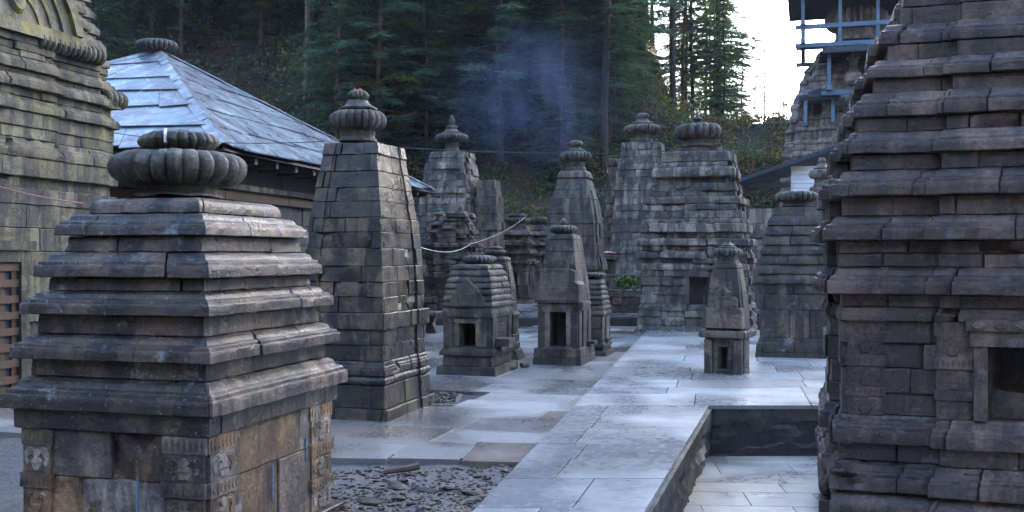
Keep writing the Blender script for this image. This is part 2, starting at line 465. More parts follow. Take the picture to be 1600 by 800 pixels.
def core(mb, pb, ptp, z0, z1, off=-.045, notch=None):
    a, b = offs(pb, off), offs(ptp, off)
    if notch:
        e, x0, x1, dep = notch
        def ins(pl):
            d = (pl[(e + 1) % len(pl)] - pl[e]).normalized(); nn = Vector((-d.y, d.x)); mid = (pl[e] + pl[(e + 1) % len(pl)]) / 2
            q = [mid + d * x0, mid + d * x0 + nn * dep, mid + d * x1 + nn * dep, mid + d * x1]
            return pl[:e + 1] + q + pl[e + 1:]
        a, b = ins(a), ins(b)
    n = len(a)
    vs = [Vector((p.x, p.y, z0)) for p in a] + [Vector((p.x, p.y, z1)) for p in b]
    fs = [list(range(n, 2 * n)), list(range(n))[::-1]] + [[i, (i + 1) % n, n + (i + 1) % n, n + i] for i in range(n)]
    mb.add(vs, fs, (.2, .3, .2))

def shrine(name, label, cat, fit, courses, mat, steps=(), zbase=0.0, group=None, mats={}, blk=(.3, .6), jit=.006, amp=.004, sub=.15, ch=.008, gap=.005, depth=.13, tilt=0, broke=0, ruin=0, notch=.45, vert=0):
    """courses: (part, row at the bottom, row at the top, kind, P [, opening half span (x0, x1)]) from the ground up"""
    root = thing(name, label, cat, (fit.cx, fit.cy, zbase), -R(fit.rot), group)
    parts = {}; e = 2 * len(steps); info = {}
    for cs in courses:
        part, y0, y1, kind, P = cs[:5]; op = cs[5] if len(cs) > 5 else None
        w0, d0, z0 = fit.row(y0); w1, d1, z1 = fit.row(y1)
        z0 -= zbase; z1 -= zbase
        if z1 - z0 < .004: continue
        if vert: wm = (w0 + w1) / 2; w0 += (wm - w0) * vert; w1 += (wm - w1) * vert; d0, d1 = w0 * fit.ratio, w1 * fit.ratio
        if ruin: P = P + rng.uniform(-ruin, ruin)
        pb, ptp = plan(w0, d0, steps), plan(w1, d1, steps)
        mb = parts.setdefault(part, MB())
        sk = None; no = None
        if op:
            ce = (pb[(e + 1) % len(pb)] - pb[e]).length; sk = (e, .5 + op[0] / ce, .5 + op[1] / ce); no = (e, op[0], op[1], notch)
        core(mb, pb, ptp, z0, z1, -min(.045, depth * .5), no)
        course(mb, pb, ptp, z0, z1, profile(kind, P, z1 - z0, ch), blk, depth, gap, ch, jit, amp, sub, sk, tilt, broke)
        info.setdefault(part, []).append((w0, d0, z0, w1, d1, z1))
    objs = {p: mb.build(p, mats.get(p, mat), root) for p, mb in parts.items()}
    return root, objs, info
def F_front(yf): return lambda a, z, o: Vector((a, yf - o, z))
def F_right(xr): return lambda a, z, o: Vector((xr + o, a, z))
def amalaka(root, cx, cy, z0, z1, r, neck=None, ribs=24, upper=(), cap=None, mat=None, amp=.13, na=.004, name='amalaka', tilt=(0, 0)):
    """ribbed stone disc on a neck; upper: rings (z0, z1, r, ribs) and a cap knob"""
    h = z1 - z0; mb = MB()
    prof = [(r * .55, z0, 0), (r * .64, z0 + h * .02, .5)]
    for k in range(1, 10):
        a = math.pi * k / 10; bb = .62 if k < 5 else .64; prof.append((r * (bb + (1 - bb) * math.sin(a) ** .8), z0 + h * (.54 - (.51 if k < 5 else .43) * math.cos(a)), 1))
    prof += [(r * .60, z1 - h * .02, .6), (r * .4, z1, .1)]
    mb.lathe(prof, cx, cy, ribs, amp, noise_a=na, tilt=tilt)
    o = mb.build(name, mat or M['disc'], root)
    if neck:
        nz, nr = neck; nb = MB()
        nb.lathe([(nr * 1.05, nz, 0), (nr * 1.05, nz + (z0 - nz) * .25, 0), (nr * .94, nz + (z0 - nz) * .4, 0), (nr, z0 + h * .1, 0)], cx, cy, 0, 0, 40, na)
        nb.build('neck', mat or M['disc'], root)
    if upper:
        ub = MB()
        for (u0, u1, ur, ub_r, kind) in upper:
            hh = u1 - u0
            if kind == 'cone':
                ub.lathe([(ur * .6, u0, 0), (ur * .62, u0 + hh * .14, 0), (ur * .99, u0 + hh * .2, 0), (ur, u0 + hh * .34, 0), (ur * .9, u0 + hh * .42, 0), (ur * .66, u0 + hh * .6, 0), (ur * .52, u0 + hh * .9, 0), (ur * .5, u1, 0)], cx, cy, 0, 0, 40, na)
            elif kind == 'knob':
                ub.lathe([(ur * .55, u0, 0), (ur * .9, u0 + hh * .15, 0), (ur, u0 + hh * .4, 0), (ur * .8, u0 + hh * .7, 0), (ur * .3, u0 + hh * .95, 0), (ur * .05, u1, 0)], cx, cy, 0, 0, 20, na * .5)
            else:
                ub.lathe([(ur * .7, u0, 0)] + [(ur * (.75 + .25 * math.sin(math.pi * k / 6)), u0 + hh * k / 6, 1) for k in range(1, 6)] + [(ur * .6, u1, 0)], cx, cy, ub_r, amp, noise_a=na)
        ub.build('finial', mat or M['disc'], o)
    return o
def lin(part, a, b, n, kind, P, jitter=0, P2=None):
    """n courses between rows a (bottom) and b (top)"""
    e = [a + (b - a) * k / n for k in range(n + 1)]
    for k in range(1, n): e[k] += rng.uniform(-jitter, jitter)
    ks = kind if isinstance(kind, (list, tuple)) else [kind]
    return [(part, e[k], e[k + 1], ks[k % len(ks)], (P[k % len(P)] if isinstance(P, (list, tuple)) else P)) for k in range(n)]

# ------------------------------------------------------------------ terrain
def sstep(a, b, x):
    t = max(0.0, min(1.0, (x - a) / (b - a))); return t * t * (3 - 2 * t)
def hill(X, Y):
    if Y < 24 and abs(X) < 40: base = -.8
    else: base = -.8 + .85 * sstep(24, 26, Y) if abs(X) < 40 else -.8
    n = noise.noise(Vector((X * .09, Y * .09, 1))) * 1.3 + noise.noise(Vector((X * .3, Y * .3, 5))) * .45
    hl = .1 + .70 * max(0, Y - 34) + n * sstep(34, 38, Y) + 1.6 * sstep(34, 36, Y)
    hl = min(hl, 62 + n * 3)
    a = X / max(Y, 20)
    s = sstep(.085, .19, a)
    cap = 7.6 - (X - 8) * .16 + n * .5
    cap -= max(0, Y - 66) * .35; cap = max(cap, -14)
    hr = min(hl, cap)
    h = max(base if Y < 40 else -14, hl * (1 - s) + hr * s) if Y > 30 else base
    # unseen left slope, added to narrow the sky light
    h = max(h, min(40, (-X - 17) * .8) + n) if X < -17 and Y < 34 else h
    # unseen spur, added and shaped to block the sun from the court
    if Y < -14: h = max(h, (-11 - Y) * .75 + n)                  # unseen slope added behind the camera to darken the front faces
    p = X * .766 - Y * .643; q = X * .643 + Y * .766
    sp = 34 * sstep(-31, -26.5, p) * math.exp(-((q - 92) / 30) ** 2) * (1 - sstep(60, 95, p))
    if sp > .3: h = max(h, sp + n * sstep(0, 6, sp))
    return h
# (columns and rows of the terrain grid)
xs = [-220, -170, -130, -100, -80] + [-64 + 1.25 * k for k in range(0, 104)] + [68, 72, 78, 84, 90, 100, 115, 135, 170, 220]
ys = [-120, -80, -50, -30, -20, -12, -6, 0, 6, 12, 18, 22] + [24 + 1.0 * k for k in range(0, 50)] + [75, 77.5, 80, 83, 86, 89, 92, 96, 100, 104, 108, 114, 120, 130, 145, 170, 210, 280, 400]
mb = MB(); V = []
for Y in ys:
    for X in xs: V.append(Vector((X, Y, hill(X, Y))))
nx = len(xs); F = []
for j in range(len(ys) - 1):
    for i in range(nx - 1): F.append([j * nx + i, j * nx + i + 1, (j + 1) * nx + i + 1, (j + 1) * nx + i])
mb.add(V, F); struct('ground', mb, M['hill'], smooth=180)
mb = MB(); mb.add([Vector((-2600, -2600, -15)), Vector((2600, -2600, -15)), Vector((2600, 2600, -15)), Vector((-2600, 2600, -15))], [[0, 1, 2, 3]])
struct('valley_floor', mb, M['hill'])

# ------------------------------------------------------------------ pavings
def slab(mb, q, z, thick=.07, gap=.006, ch=.0012, jt=.0012, c=None):
    q = [Vector((p[0], p[1])) for p in q]; ctr = sum(q, Vector((0, 0))) / 4
    def ins(k):
        r = []
        for i in range(4):
            e0 = (q[i] - q[i - 1]).normalized(); e1 = (q[(i + 1) % 4] - q[i]).normalized()
            a = Vector((-e0.y, e0.x)); b = Vector((-e1.y, e1.x)); r.append(q[i] + (a + b) * (k / max(.4, 1 + a.dot(b))))
        return r
    dz = rng.uniform(-jt, jt); tx, ty = rng.gauss(0, jt * .9), rng.gauss(0, jt * .9)
    A, B = ins(gap / 2), ins(gap / 2 + ch)
    zz = lambda p: z + dz + (p.x - ctr.x) * tx + (p.y - ctr.y) * ty
    vs = [Vector((p.x, p.y, z - thick)) for p in A] + [Vector((p.x, p.y, zz(p) - ch * .7)) for p in A] + [Vector((p.x, p.y, zz(p))) for p in B]
    fs = [[8, 9, 10, 11]] + [[k + i, k + (i + 1) % 4, k + 4 + (i + 1) % 4, k + 4 + i] for k in (0, 4) for i in range(4)]
    mb.add(vs, fs, c)
def site(u, v, o=(0, 0)): return (o[0] + u * CS + v * SN, o[1] - u * SN + v * CS)
def unsite(x, y): return (x * CS - y * SN, x * SN + y * CS)
def inpoly(p, poly):
    r = False; j = len(poly) - 1
    for i in range(len(poly)):
        xi, yi = poly[i]; xj, yj = poly[j]
        if (yi > p[1]) != (yj > p[1]) and p[0] < (xj - xi) * (p[1] - yi) / (yj - yi) + xi: r = not r
        j = i
    return r
def flag_area(mb, poly, z, rows=(.5, .8), cols=(.6, 1.4), holes=(), along='u', rot=TH):
    c, s = math.cos(rot), math.sin(rot)
    to = lambda x, y: (x * c - y * s, x * s + y * c); fro = lambda u, v: (u * c + v * s, -u * s + v * c)
    P = [to(*p) for p in poly]; u0, u1 = min(p[0] for p in P), max(p[0] for p in P); v0, v1 = min(p[1] for p in P), max(p[1] for p in P)
    v = v0
    while v < v1:
        h = rng.uniform(*rows); u = u0 - rng.uniform(0, cols[1])
        while u < u1:
            w = rng.uniform(*cols); ctr = fro(u + w / 2, v + h / 2)
            if inpoly(ctr, poly) and not any(inpoly(ctr, hh) for hh in holes):
                slab(mb, [fro(u, v), fro(u + w, v), fro(u + w, v + h), fro(u, v + h)], z)
            u += w
        v += h
def LWX(Y): return -.24 + (Y - 6.4) * (3.09 / 15.3)          # left edge of the pale walkway
def PITX(Y): return .84 + (Y - 6.4) * (1.25 / 4.45)          # edge of the sunken court
YP, YF = 10.85, 21.9
# left paving, in rows that run away from the camera
front = [(-6.9, 9.9), (-3.2, 9.0), (-1.9, 8.28), (LWX(8.05) + .2, 7.95)]
poly = front[:3] + [(LWX(8.3) + .7, 8.1), (LWX(12) + .9, 12), (LWX(18) + .9, 18), (LWX(23.6) + .9, 23.7), (-11, 23.7), (-11, 10.6)]
bare = [(at(655, 11.8), 11.35), (at(706, 11.3), 11.35), (at(716, 12.3), 12.32), (at(655, 12.4), 12.45)]
mb = MB()
flag_area(mb, poly, -.012, rows=(.55, .95), cols=(.7, 1.7), holes=(bare,))
# big front slabs that make the broken edge beside the bare earth
for a, b, d0, d1 in ((-1.93, -1.0, .0, .62), (-.98, -.42, .03, .55), (-.40, .32, -.02, .8)):
    y = lambda x, d: 8.02 - .10 * x + d
    slab(mb, [(a, y(a, d0)), (b, y(b, d0)), (b + .1, y(b, d1)), (a + .1, y(a, d1))], -.009, .05)
struct('paving', mb, M['pave'])
mb = MB(); pz = -.05
pts = [(-11, 10.9), (-6.9, 10.2), (-3.2, 9.3), (-1.9, 8.55), (LWX(8.2), 8.25), (LWX(YF) + .2, YF), (3.2, 23.75), (-11, 23.75)]
mb.add([Vector((x, y, pz)) for x, y in pts] + [Vector((x, y, -.5)) for x, y in pts], [list(range(8))] + [[i, 8 + i, 8 + (i + 1) % 8, (i + 1) % 8] for i in range(8)])
struct('paving_bed', mb, M['mortar'], smooth=0)
# pale walkway and the platform it widens into
mb = MB(); Y = 2.2
while Y < YF:
    h = rng.uniform(.55, .85) if Y < YP else rng.uniform(.6, 1.1)
    if Y < YP < Y + h + .3: h = YP - Y
    Y2 = min(Y + h, YF)
    if Y2 - Y > .1:
        if Y < YP - .01:
            f = rng.uniform(.25, .4) if rng.random() < .75 else rng.uniform(.55, .7)
            a0, b0, a1, b1 = LWX(Y), PITX(Y), LWX(Y2), PITX(Y2)
            m0, m1 = a0 + (b0 - a0) * f, a1 + (b1 - a1) * f
            slab(mb, [(a0, Y), (m0, Y), (m1, Y2), (a1, Y2)], .018, .08, gap=.010, jt=.0012)
            slab(mb, [(m0, Y), (b0, Y), (b1, Y2), (m1, Y2)], .018, .08, gap=.010, jt=.0012)
        else:
            x = LWX(Y); x2 = LWX(Y2)
            while x < 9.5:
                w = rng.uniform(.8, 1.7)
                slab(mb, [(x, Y), (x + w, Y), (x2 + w, Y2), (x2, Y2)], .018, .08, gap=.010, jt=.0012); x += w; x2 += w
    Y = Y2
struct('walkway', mb, M['walk'])
mb = MB()
for q in ([(LWX(2) + .03, 2), (PITX(2) - .03, 2), (PITX(YP) - .03, YP), (LWX(YP) + .03, YP)], [(LWX(YP) + .03, YP), (9.5, YP + .03), (11.5, YF - .03), (LWX(YF) + .03, YF - .03)]):
    vs = [Vector((x, y, z)) for z in (-.75, -.035) for x, y in q]
    mb.add(vs, [[4, 5, 6, 7]] + [[i, (i + 1) % 4, 4 + (i + 1) % 4, 4 + i] for i in range(4)])
struct('walkway_bed', mb, M['mortar'], smooth=0)
# sunken court
mb = MB()
ppoly = [(PITX(2) - .1, 2), (9, 2), (9, YP), (PITX(YP) - .1, YP)]
flag_area(mb, [(PITX(4.5) - .7, 4.5), (8, 4.5), (9.5, YP + .4), (PITX(YP) - .7, YP + .4)], -.52, rows=(.36, .6), cols=(.6, 1.0), rot=R(4))
struct('court_floor', mb, M['pit'])
mb = MB(); mb.add([Vector((x, y, -.56)) for x, y in ((-.8, 2), (9.4, 2), (9.4, YP + .02), (PITX(YP) - .04, YP + .02))], [[0, 1, 2, 3]])
struct('court_bed', mb, M['mortar'], smooth=0)
# retaining walls of the court: rough rubble faces
def rough_wall(name, label, a, b, z0, z1, nrm, parent_xy):
    a, b = Vector(a), Vector(b); L = (b - a).length; nu, nv = int(L / .05), int((z1 - z0) / .04); root = MB(); vs = []
    for j in range(nv + 1):
        for i in range(nu + 1):
            p = a.lerp(b, i / nu); z = z0 + (z1 - z0) * j / nv
            q = Vector((p.x, p.y, z)); k = Vector((q.x * 3, q.y * 3, q.z * 9))
            d = noise.noise(k) * .05 + noise.noise(k * 3) * .028
            top = 0.0 if z > z1 - .16 else .03
            d = d * (0.25 if z > z1 - .16 else 1) - top
            vs.append(q + Vector(nrm) * d)
    fs = [[j * (nu + 1) + i, j * (nu + 1) + i + 1, (j + 1) * (nu + 1) + i + 1, (j + 1) * (nu + 1) + i] for j in range(nv) for i in range(nu)]
    n0 = len(vs); bk = [Vector((p.x, p.y, z)) - Vector(nrm) * .12 for z in (z0, z1) for p in (a, b)]
    vs += bk; fs += [[0, nu, n0 + 1, n0], [nv * (nu + 1), n0 + 2, n0 + 3, nv * (nu + 1) + nu]]
    root.add(vs, fs, (.4, .4, .2)); o = root.build(name, M['wallrough'], smooth=60); tag(o, label, 'wall'); return o
rough_wall('retaining_wall', 'rough dark stone edge of the sunken court running along the pale walkway', (PITX(3) + .02, 3), (PITX(YP) + .02, YP), -.56, -.02, (CS, -SN, 0), None)
rough_wall('retaining_wall', 'rough dark rubble wall across the far end of the sunken court', (PITX(YP) + .02, YP - .02), (9.3, YP - .02), -.56, -.02, (0, -1, 0), None)
# bare earth in front of the paving
mb = MB(); x0, x1, y0, y1 = -9.0, 2.0, 1.5, 12.8
def ez(x, y): return -.055 + noise.noise(Vector((x * 2.2, y * 2.2, 0))) * .022 + noise.noise(Vector((x * 7, y * 7, 3))) * .02 + noise.noise(Vector((x * 25, y * 25, 3))) * .006
nx_, ny_ = 200, 200
vs = [Vector((x0 + (x1 - x0) * i / nx_, y0 + (y1 - y0) * j / ny_, 0)) for j in range(ny_ + 1) for i in range(nx_ + 1)]
for p in vs:
    p.z = ez(p.x, p.y)
    if p.x > LWX(p.y) + .1: p.z = -.6
    elif p.y > 8.6 and inpoly((p.x, p.y), [(-11, 11.5), (-6.9, 10.5), (-3.2, 9.7), (-1.9, 8.8), (2, 8.5), (4, 13), (-11, 13)]): p.z = -.3
struct('bare_earth', (mb.add(vs, [[j * (nx_ + 1) + i, j * (nx_ + 1) + i + 1, (j + 1) * (nx_ + 1) + i + 1, (j + 1) * (nx_ + 1) + i] for j in range(ny_) for i in range(nx_)]), mb)[1], M['earth'], smooth=180)
mb = MB(); bx = [(at(650, 11.8), 11.3), (at(716, 11.3), 11.3), (at(724, 12.3), 12.4), (at(650, 12.4), 12.5)]
mb.add([Vector((x, y, -.044)) for x, y in bx], [[0, 1, 2, 3]]); struct('bare_patch', mb, M['earth'], smooth=0)
# raised terrace beyond the paving
mb = MB()
tp = [(-14, 23.75), (2.95, 23.75), (3.2, 25.6), (14, 25.6), (14, 36), (-14, 36)]
mb.add([Vector((x, y, .16)) for x, y in tp] + [Vector((x, y, -.8)) for x, y in tp], [list(range(6))] + [[i, 6 + i, 6 + (i + 1) % 6, (i + 1) % 6] for i in range(6)])
struct('terrace', mb, M['wallrough'], smooth=0)
mb = MB(); flag_area(mb, [(-13.5, 23.8), (2.9, 23.8), (3.2, 25.7), (13.5, 25.7), (13.5, 34.5), (-13.5, 34.5)], .2, rows=(.7, 1.1), cols=(.9, 1.7), rot=0)
struct('terrace_paving', mb, M['pave'])

# ------------------------------------------------------------------ front shrine (nearest, left)
RG = random.Random
cur = [(345, 112, 442), (382, 92, 464), (447, 70, 480), (512, 55, 496), (585, 48, 509), (664, 36, 517), (700, 40, 514), (930, 38, 516)]
fit = Fit(-1.916, 6.09, cur)
cs = [('plinth', 960, 884, 'flat', .07), ('wall', 884, 760, 'flat', 0), ('wall', 760, 683, 'flat', .004), ('cornice', 683, 650, 'flat', .035)]
cs += [('roof_tiers', 650, 598, 'mould', .095), ('roof_tiers', 598, 568, 'flat', 0), ('roof_tiers', 568, 528, 'mould', .085), ('roof_tiers', 528, 495, 'flat', 0),
       ('roof_tiers', 495, 457, 'mould', .085), ('roof_tiers', 457, 435, 'flat', 0), ('roof_tiers', 435, 394, 'mould', .075), ('roof_tiers', 394, 368, 'flat', .0), ('roof_tiers', 368, 333, 'mould', .07), ('roof_tiers', 334, 308, 'slab', -.01)]
rng.seed(11)
FS, fo, fi = shrine('stone_shrine', 'large dark front shrine with thick tiered mouldings and broad ribbed disc, nearest on left', 'shrine', fit, cs, M['front'],
    mats={'wall': M['panel']}, blk=(.6, 1.5), jit=.005, amp=.0035, sub=.045, gap=.003, ch=.006, broke=.05, tilt=.002, vert=.6)
w, d, z0, _, _, z1 = fi['wall'][0]; zt = fi['wall'][1][5]
# carved pilasters at the corners
def pilaster(root, F, a0, a1, z0, z1, seed, mat, o=.03):
    r = RG(seed); mb = MB(); n = 6; hs = [.20, .10, .22, .12, .22, .14]; z = z0; H = z1 - z0; aw = a1 - a0; ac = (a0 + a1) / 2
    for k in range(n):
        h = hs[k] * H; pr = o if k in (1, 3) else o * .55; ww = aw if k in (1, 3, 5) else aw * .88
        mb.box((ac - ww / 2, z + .001, -.04), (ac + ww / 2, z + h - .001, pr), None, lambda a, zz, q: F(a, zz, q), ch=.0)
        if k in (0, 2, 4):
            J = lambda: r.uniform(-.02, .02)
            for sx in (-1, 1):      # a pot with leaves spilling over both sides
                lf = [(.06, .86), (.20, .97), (.36, .92), (.46, .72), (.45, .45), (.38, .26), (.29, .22), (.27, .36), (.33, .48), (.31, .64), (.20, .72), (.08, .72)]
                mb.prism([(ac + sx * ww * (x + J()), z + h * (y + J())) for x, y in (lf if sx > 0 else lf[::-1])], 0, pr + .005, F, (r.random(),) * 3, .006)
                mb.prism([(ac + sx * ww * (x + J()), z + h * (y + J())) for x, y in ((.12, .8), (.26, .86), (.36, .7), (.26, .74))], 0, pr + .008, F, (r.random(),) * 3, .004)
            pot = [(-.10, .06), (.10, .06), (.14, .14), (.20, .3), (.19, .46), (.10, .56), (.09, .62), (.15, .70), (.10, .82), (0, .9), (-.10, .82), (-.15, .70), (-.09, .62), (-.10, .56), (-.19, .46), (-.20, .3), (-.14, .14)]
            mb.prism([(ac + ww * (x + J() * .5), z + h * (y + J() * .5)) for x, y in pot], 0, pr + .008, F, (r.random(),) * 3, .007)
            mb.prism([(ac - ww * .17, z + h * .34), (ac + ww * .17, z + h * .34), (ac + ww * .17, z + h * .41), (ac - ww * .17, z + h * .41)], 0, pr + .010, F, None, .003)
        else:
            for q in range(7):
                cxx = ac + (q - 3) * ww * .135; rr = h * .34
                mb.prism([(cxx - ww * .05, z + h * .5), (cxx, z + h * .5 - rr), (cxx + ww * .05, z + h * .5), (cxx, z + h * .5 + rr)], 0, pr + .004, F, (.4, .4, .2), .004)
        z += h
    return mb.build('carved_pilaster', mat, root, smooth=30)
Ff, Fr = F_front(-d / 2 - .004), F_right(w / 2 + .004)
pilaster(FS, Ff, -w / 2 + .0, -w / 2 + .2, z0, zt, 1, M['panel']); pilaster(FS, Ff, w / 2 - .25, w / 2 + .012, z0, zt, 2, M['panel'])
pilaster(FS, Fr, -d / 2 - .01, -d / 2 + .26, z0, zt, 3, M['panel']); pilaster(FS, Fr, d / 2 - .30, d / 2, z0, zt, 4, M['panel'])
for (F_, a, za, zb) in ((Ff, .16, .32, .66), (Fr, -.05, .28, .58), (Fr, .36, .5, .72)):   # runs of blue paint on the wall
    zq = [z0 + (zt - z0) * t for t in (za, (za + zb) / 2, zb)]
    mb = MB(); mb.prism([(a - .003, zq[0]), (a + .003, zq[0]), (a + .006, zq[1]), (a + .002, zq[2]), (a - .003, zq[2]), (a - .001, zq[1])], 0, .012, F_, None); mb.build('paint_drip', M['bluepaint'], FS)
zc = lambda py: zat(py, 6.1)
A = amalaka(FS, -.075, 0, zc(292), zc(238), .40, (zc(308), .235), 24, [(zc(238), zc(206), .235, 22, 'ring')], amp=.12, na=.006)
mb = MB(); mb.prism([(-.001, zc(221)), (.003, zc(229)), (.006, zc(222)), (.002, zc(214)), (.004, zc(207)), (-.005, zc(207))], .2, .229, lambda a, z, o: Vector((-.02 + a, -o, z)))
mb.build('whitewash_drip', M['whitepaint'], A)

# ------------------------------------------------------------------ dark tower
cur = [(222, 506, 626), (240, 501, 630), (300, 488, 641), (340, 477, 646), (400, 470, 652), (480, 465, 656), (560, 464, 657), (655, 457, 660)]
fit = Fit(-1.53, 10.71, cur, 1.3); rng.seed(12)
cs = [('plinth', 665, 640, 'flat', .06), ('plinth', 640, 604, 'flat', .02), ('plinth', 604, 588, 'torus', .04), ('plinth', 588, 566, 'mould', .035),
      ('wall', 566, 541, 'flat', 0), ('wall', 541, 516, 'flat', .008), ('wall', 516, 490, 'flat', .04)] + lin('tower', 490, 240, 10, 'flat', 0, 3) + [('tower', 240, 221, 'flat', .012)]
T2, o2, i2 = shrine('stone_tower_shrine', 'tall dark damp shrine with smooth curved tower standing behind the large front shrine', 'shrine', fit, cs, M['tower'], steps=[(.62, -.022)],
    blk=(.28, .7), jit=.005, amp=.004, sub=.09, gap=.003, ch=.006, broke=.15)
z = lambda py: zat(py, 10.75)
A2 = amalaka(T2, -.09, 0, z(206), z(174), .305, (z(222), .19), 22, [(z(176), z(158), .205, 0, 'cone'), (z(159), z(143), .115, 16, 'ring')], amp=.14, na=.006)
mb = MB()
for k in range(7): mb.lathe([(.012, z(143) - .005, 0), (.022, z(143) + .008, 0), (.006, z(143) + .022, 0)], -.09 + rng.uniform(-.06, .06), rng.uniform(-.06, .06), seg=7)
tag(mb.build('flower_petals', M['petal'], smooth=0, loc=fit.w2(0, 0) + (0,)), 'few red petals left on top of the dark tower\'s ribbed finial', 'petals').rotation_euler.z = -TH

# ------------------------------------------------------------------ big right temple
cur = [(-420, 1680), (-300, 1590), (-150, 1500), (-60, 1450), (25, 1412), (80, 1385), (135, 1366), (195, 1340), (255, 1328), (320, 1314), (400, 1311), (480, 1315), (640, 1316), (900, 1312)]
fit = Fit(4.07, 8.46, cur, 1.0, corner=(-1, -1)); rng.seed(13)
cs = [('plinth', 872, 812, 'flat', .05), ('plinth', 812, 763, 'torus', .08), ('plinth', 763, 718, 'mould', .085), ('plinth', 718, 690, 'flat', 0), ('plinth', 690, 646, 'mould', .07),
      ('wall', 646, 612, 'flat', 0, (-.36, .36)), ('wall', 612, 574, 'flat', .0, (-.36, .36)), ('wall', 574, 535, 'flat', 0, (-.36, .36)), ('wall', 535, 500, 'flat', .0), ('wall', 500, 479, 'mould', .03)]
tw = [(479, 459, 'flat', 0), (459, 417, 'mould', .10), (417, 396, 'flat', 0), (396, 376, 'flat', 0), (376, 338, 'mould', .11), (338, 308, 'flat', 0), (308, 268, 'mould', .11), (268, 243, 'flat', 0.01), (243, 208, 'mould', .09),
      (208, 185, 'flat', 0), (185, 147, 'mould', .09), (147, 125, 'flat', 0), (125, 95, 'mould', .10), (95, 71, 'flat', 0), (71, 40, 'mould', .08), (40, 14, 'flat', .02), (14, -22, 'mould', .07), (-22, -50, 'flat', 0), (-50, -85, 'mould', .08),
      (-85, -110, 'flat', 0), (-110, -148, 'mould', .08), (-148, -175, 'flat', 0), (-175, -215, 'mould', .07), (-215, -240, 'flat', 0), (-240, -280, 'mould', .07), (-280, -310, 'flat', 0), (-310, -350, 'mould', .06)]
cs += [('tower',) + t for t in tw]
RT, ro, ri = shrine('stone_temple', 'massive dark layered temple filling the right edge with a broken stone niche', 'temple', fit, cs, M['right'], zbase=-.52, steps=[(.5, .028)],
    blk=(.3, .95), jit=.012, amp=.004, sub=.05, gap=.005, ch=.007, broke=.16, tilt=.008, depth=.24, notch=.4, vert=1)
w, d, z0, _, _, _ = ri['wall'][0]; z1 = ri['wall'][4][2]; zl = ri['wall'][3][2]
Ff = F_front(-d / 2)
pilaster(RT, Ff, -w / 2 + .02, -w / 2 + .30, z0, z1, 5, M['right'], .02)
Fp = F_front(-d / 2 - .028 * w)
pilaster(RT, Fp, -.70, -.45, z0, z1, 6, M['right'], .03); pilaster(RT, Fp, .45, .70, z0, z1, 7, M['right'], .03)
mb = MB()
for s in (-1, 1): mb.box((s * .40 - .045, z0 + .002, -.2), (s * .40 + .045, zl, .05), None, lambda a, zz, q: Fp(a, zz, q))
mb.box((-.47, zl + .003, -.1), (.47, zl + .11, .07), None, lambda a, zz, q: Fp(a, zz, q)); mb.box((-.50, zl + .114, -.1), (.50, zl + .19, .10), None, lambda a, zz, q: Fp(a, zz, q))
for k in range(7): mb.prism([(-.42 + .14 * k + .045 * math.cos(t * math.pi / 5), zl + .15 + .03 * math.sin(t * math.pi / 5)) for t in range(10)], 0, .115, Fp, None, .012)
mb.build('niche_frame', M['right'], RT)
mb = MB(); pts = [(-.34, z0 + .0), (.34, z0 + .0), (.34, z0 + .15), (.2, z0 + .2), (.05, z0 + .17), (-.02, z0 + .11), (-.1, z0 + .19), (-.22, z0 + .2), (-.34, z0 + .24)]
mb.prism(pts, -.32, -.12, Fp, (.5, .2, .2), .012)
tag(mb.build('broken_slab', M['right']), 'broken stone slab leaning inside the niche of the right temple', 'stone slab').matrix_world = Matrix.Translation((fit.cx, fit.cy, -.52)) @ Matrix.Rotation(-TH, 4, 'Z')
amalaka(RT, 0, 0, 3.95 + .6, 4.95, .62, (3.6 + .5, .4), 28, [(4.95, 5.2, .35, 0, 'cone')], na=.008)

# ------------------------------------------------------------------ big temple at the left edge
cur = [(-330, 5), (-220, 60), (-100, 102), (-40, 120), (0, 132), (50, 147), (100, 162), (150, 172), (200, 176), (300, 176), (330, 180), (640, 184)]
fit = Fit(-7.97, 12.12, cur, 1.0, corner=(1, 1)); rng.seed(14)
zd = [0]
cs = [('plinth', 622, 600, 'flat', .05), ('plinth', 600, 586, 'mould', .03)]
cs += [('wall', 586 + (330 - 586) * k / 8, 586 + (330 - 586) * (k + 1) / 8, 'flat', .004 * (k % 2)) for k in range(8)]
cs += [('cornice', 330, 308, 'flat', .03), ('cornice', 308, 292, 'flat', -.03)]
tws = [292, 266, 240, 224, 203, 183, 172, 154, 146, 128, 119, 108]
ks = [('flat', .05), ('mould', .07), ('flat', 0), ('flat', .015), ('mould', .08), ('flat', 0), ('mould', .08), ('flat', .0), ('mould', .07), ('flat', 0), ('flat', .03)]
cs += [('tower', a, b, *k) for a, b, k in zip(tws, tws[1:], ks)]
y = 108
while y > -330:
    cs += [('tower', y, y - 19, 'mould', .06), ('tower', y - 19, y - 26, 'flat', 0)]; y -= 26
LT, lo_, li = shrine('stone_temple', 'tall greenish pale temple with arched relief at the left edge of the court', 'temple', fit, cs, M['left'], steps=[(.86, .022), (.42, .018)],
    blk=(.4, 1.1), jit=.012, amp=.006, sub=.1, gap=.006, ch=.009, broke=.12, depth=.2, notch=.5, vert=1)
def ltface(py): w, d, z = fit.row(py); return w / 2, z
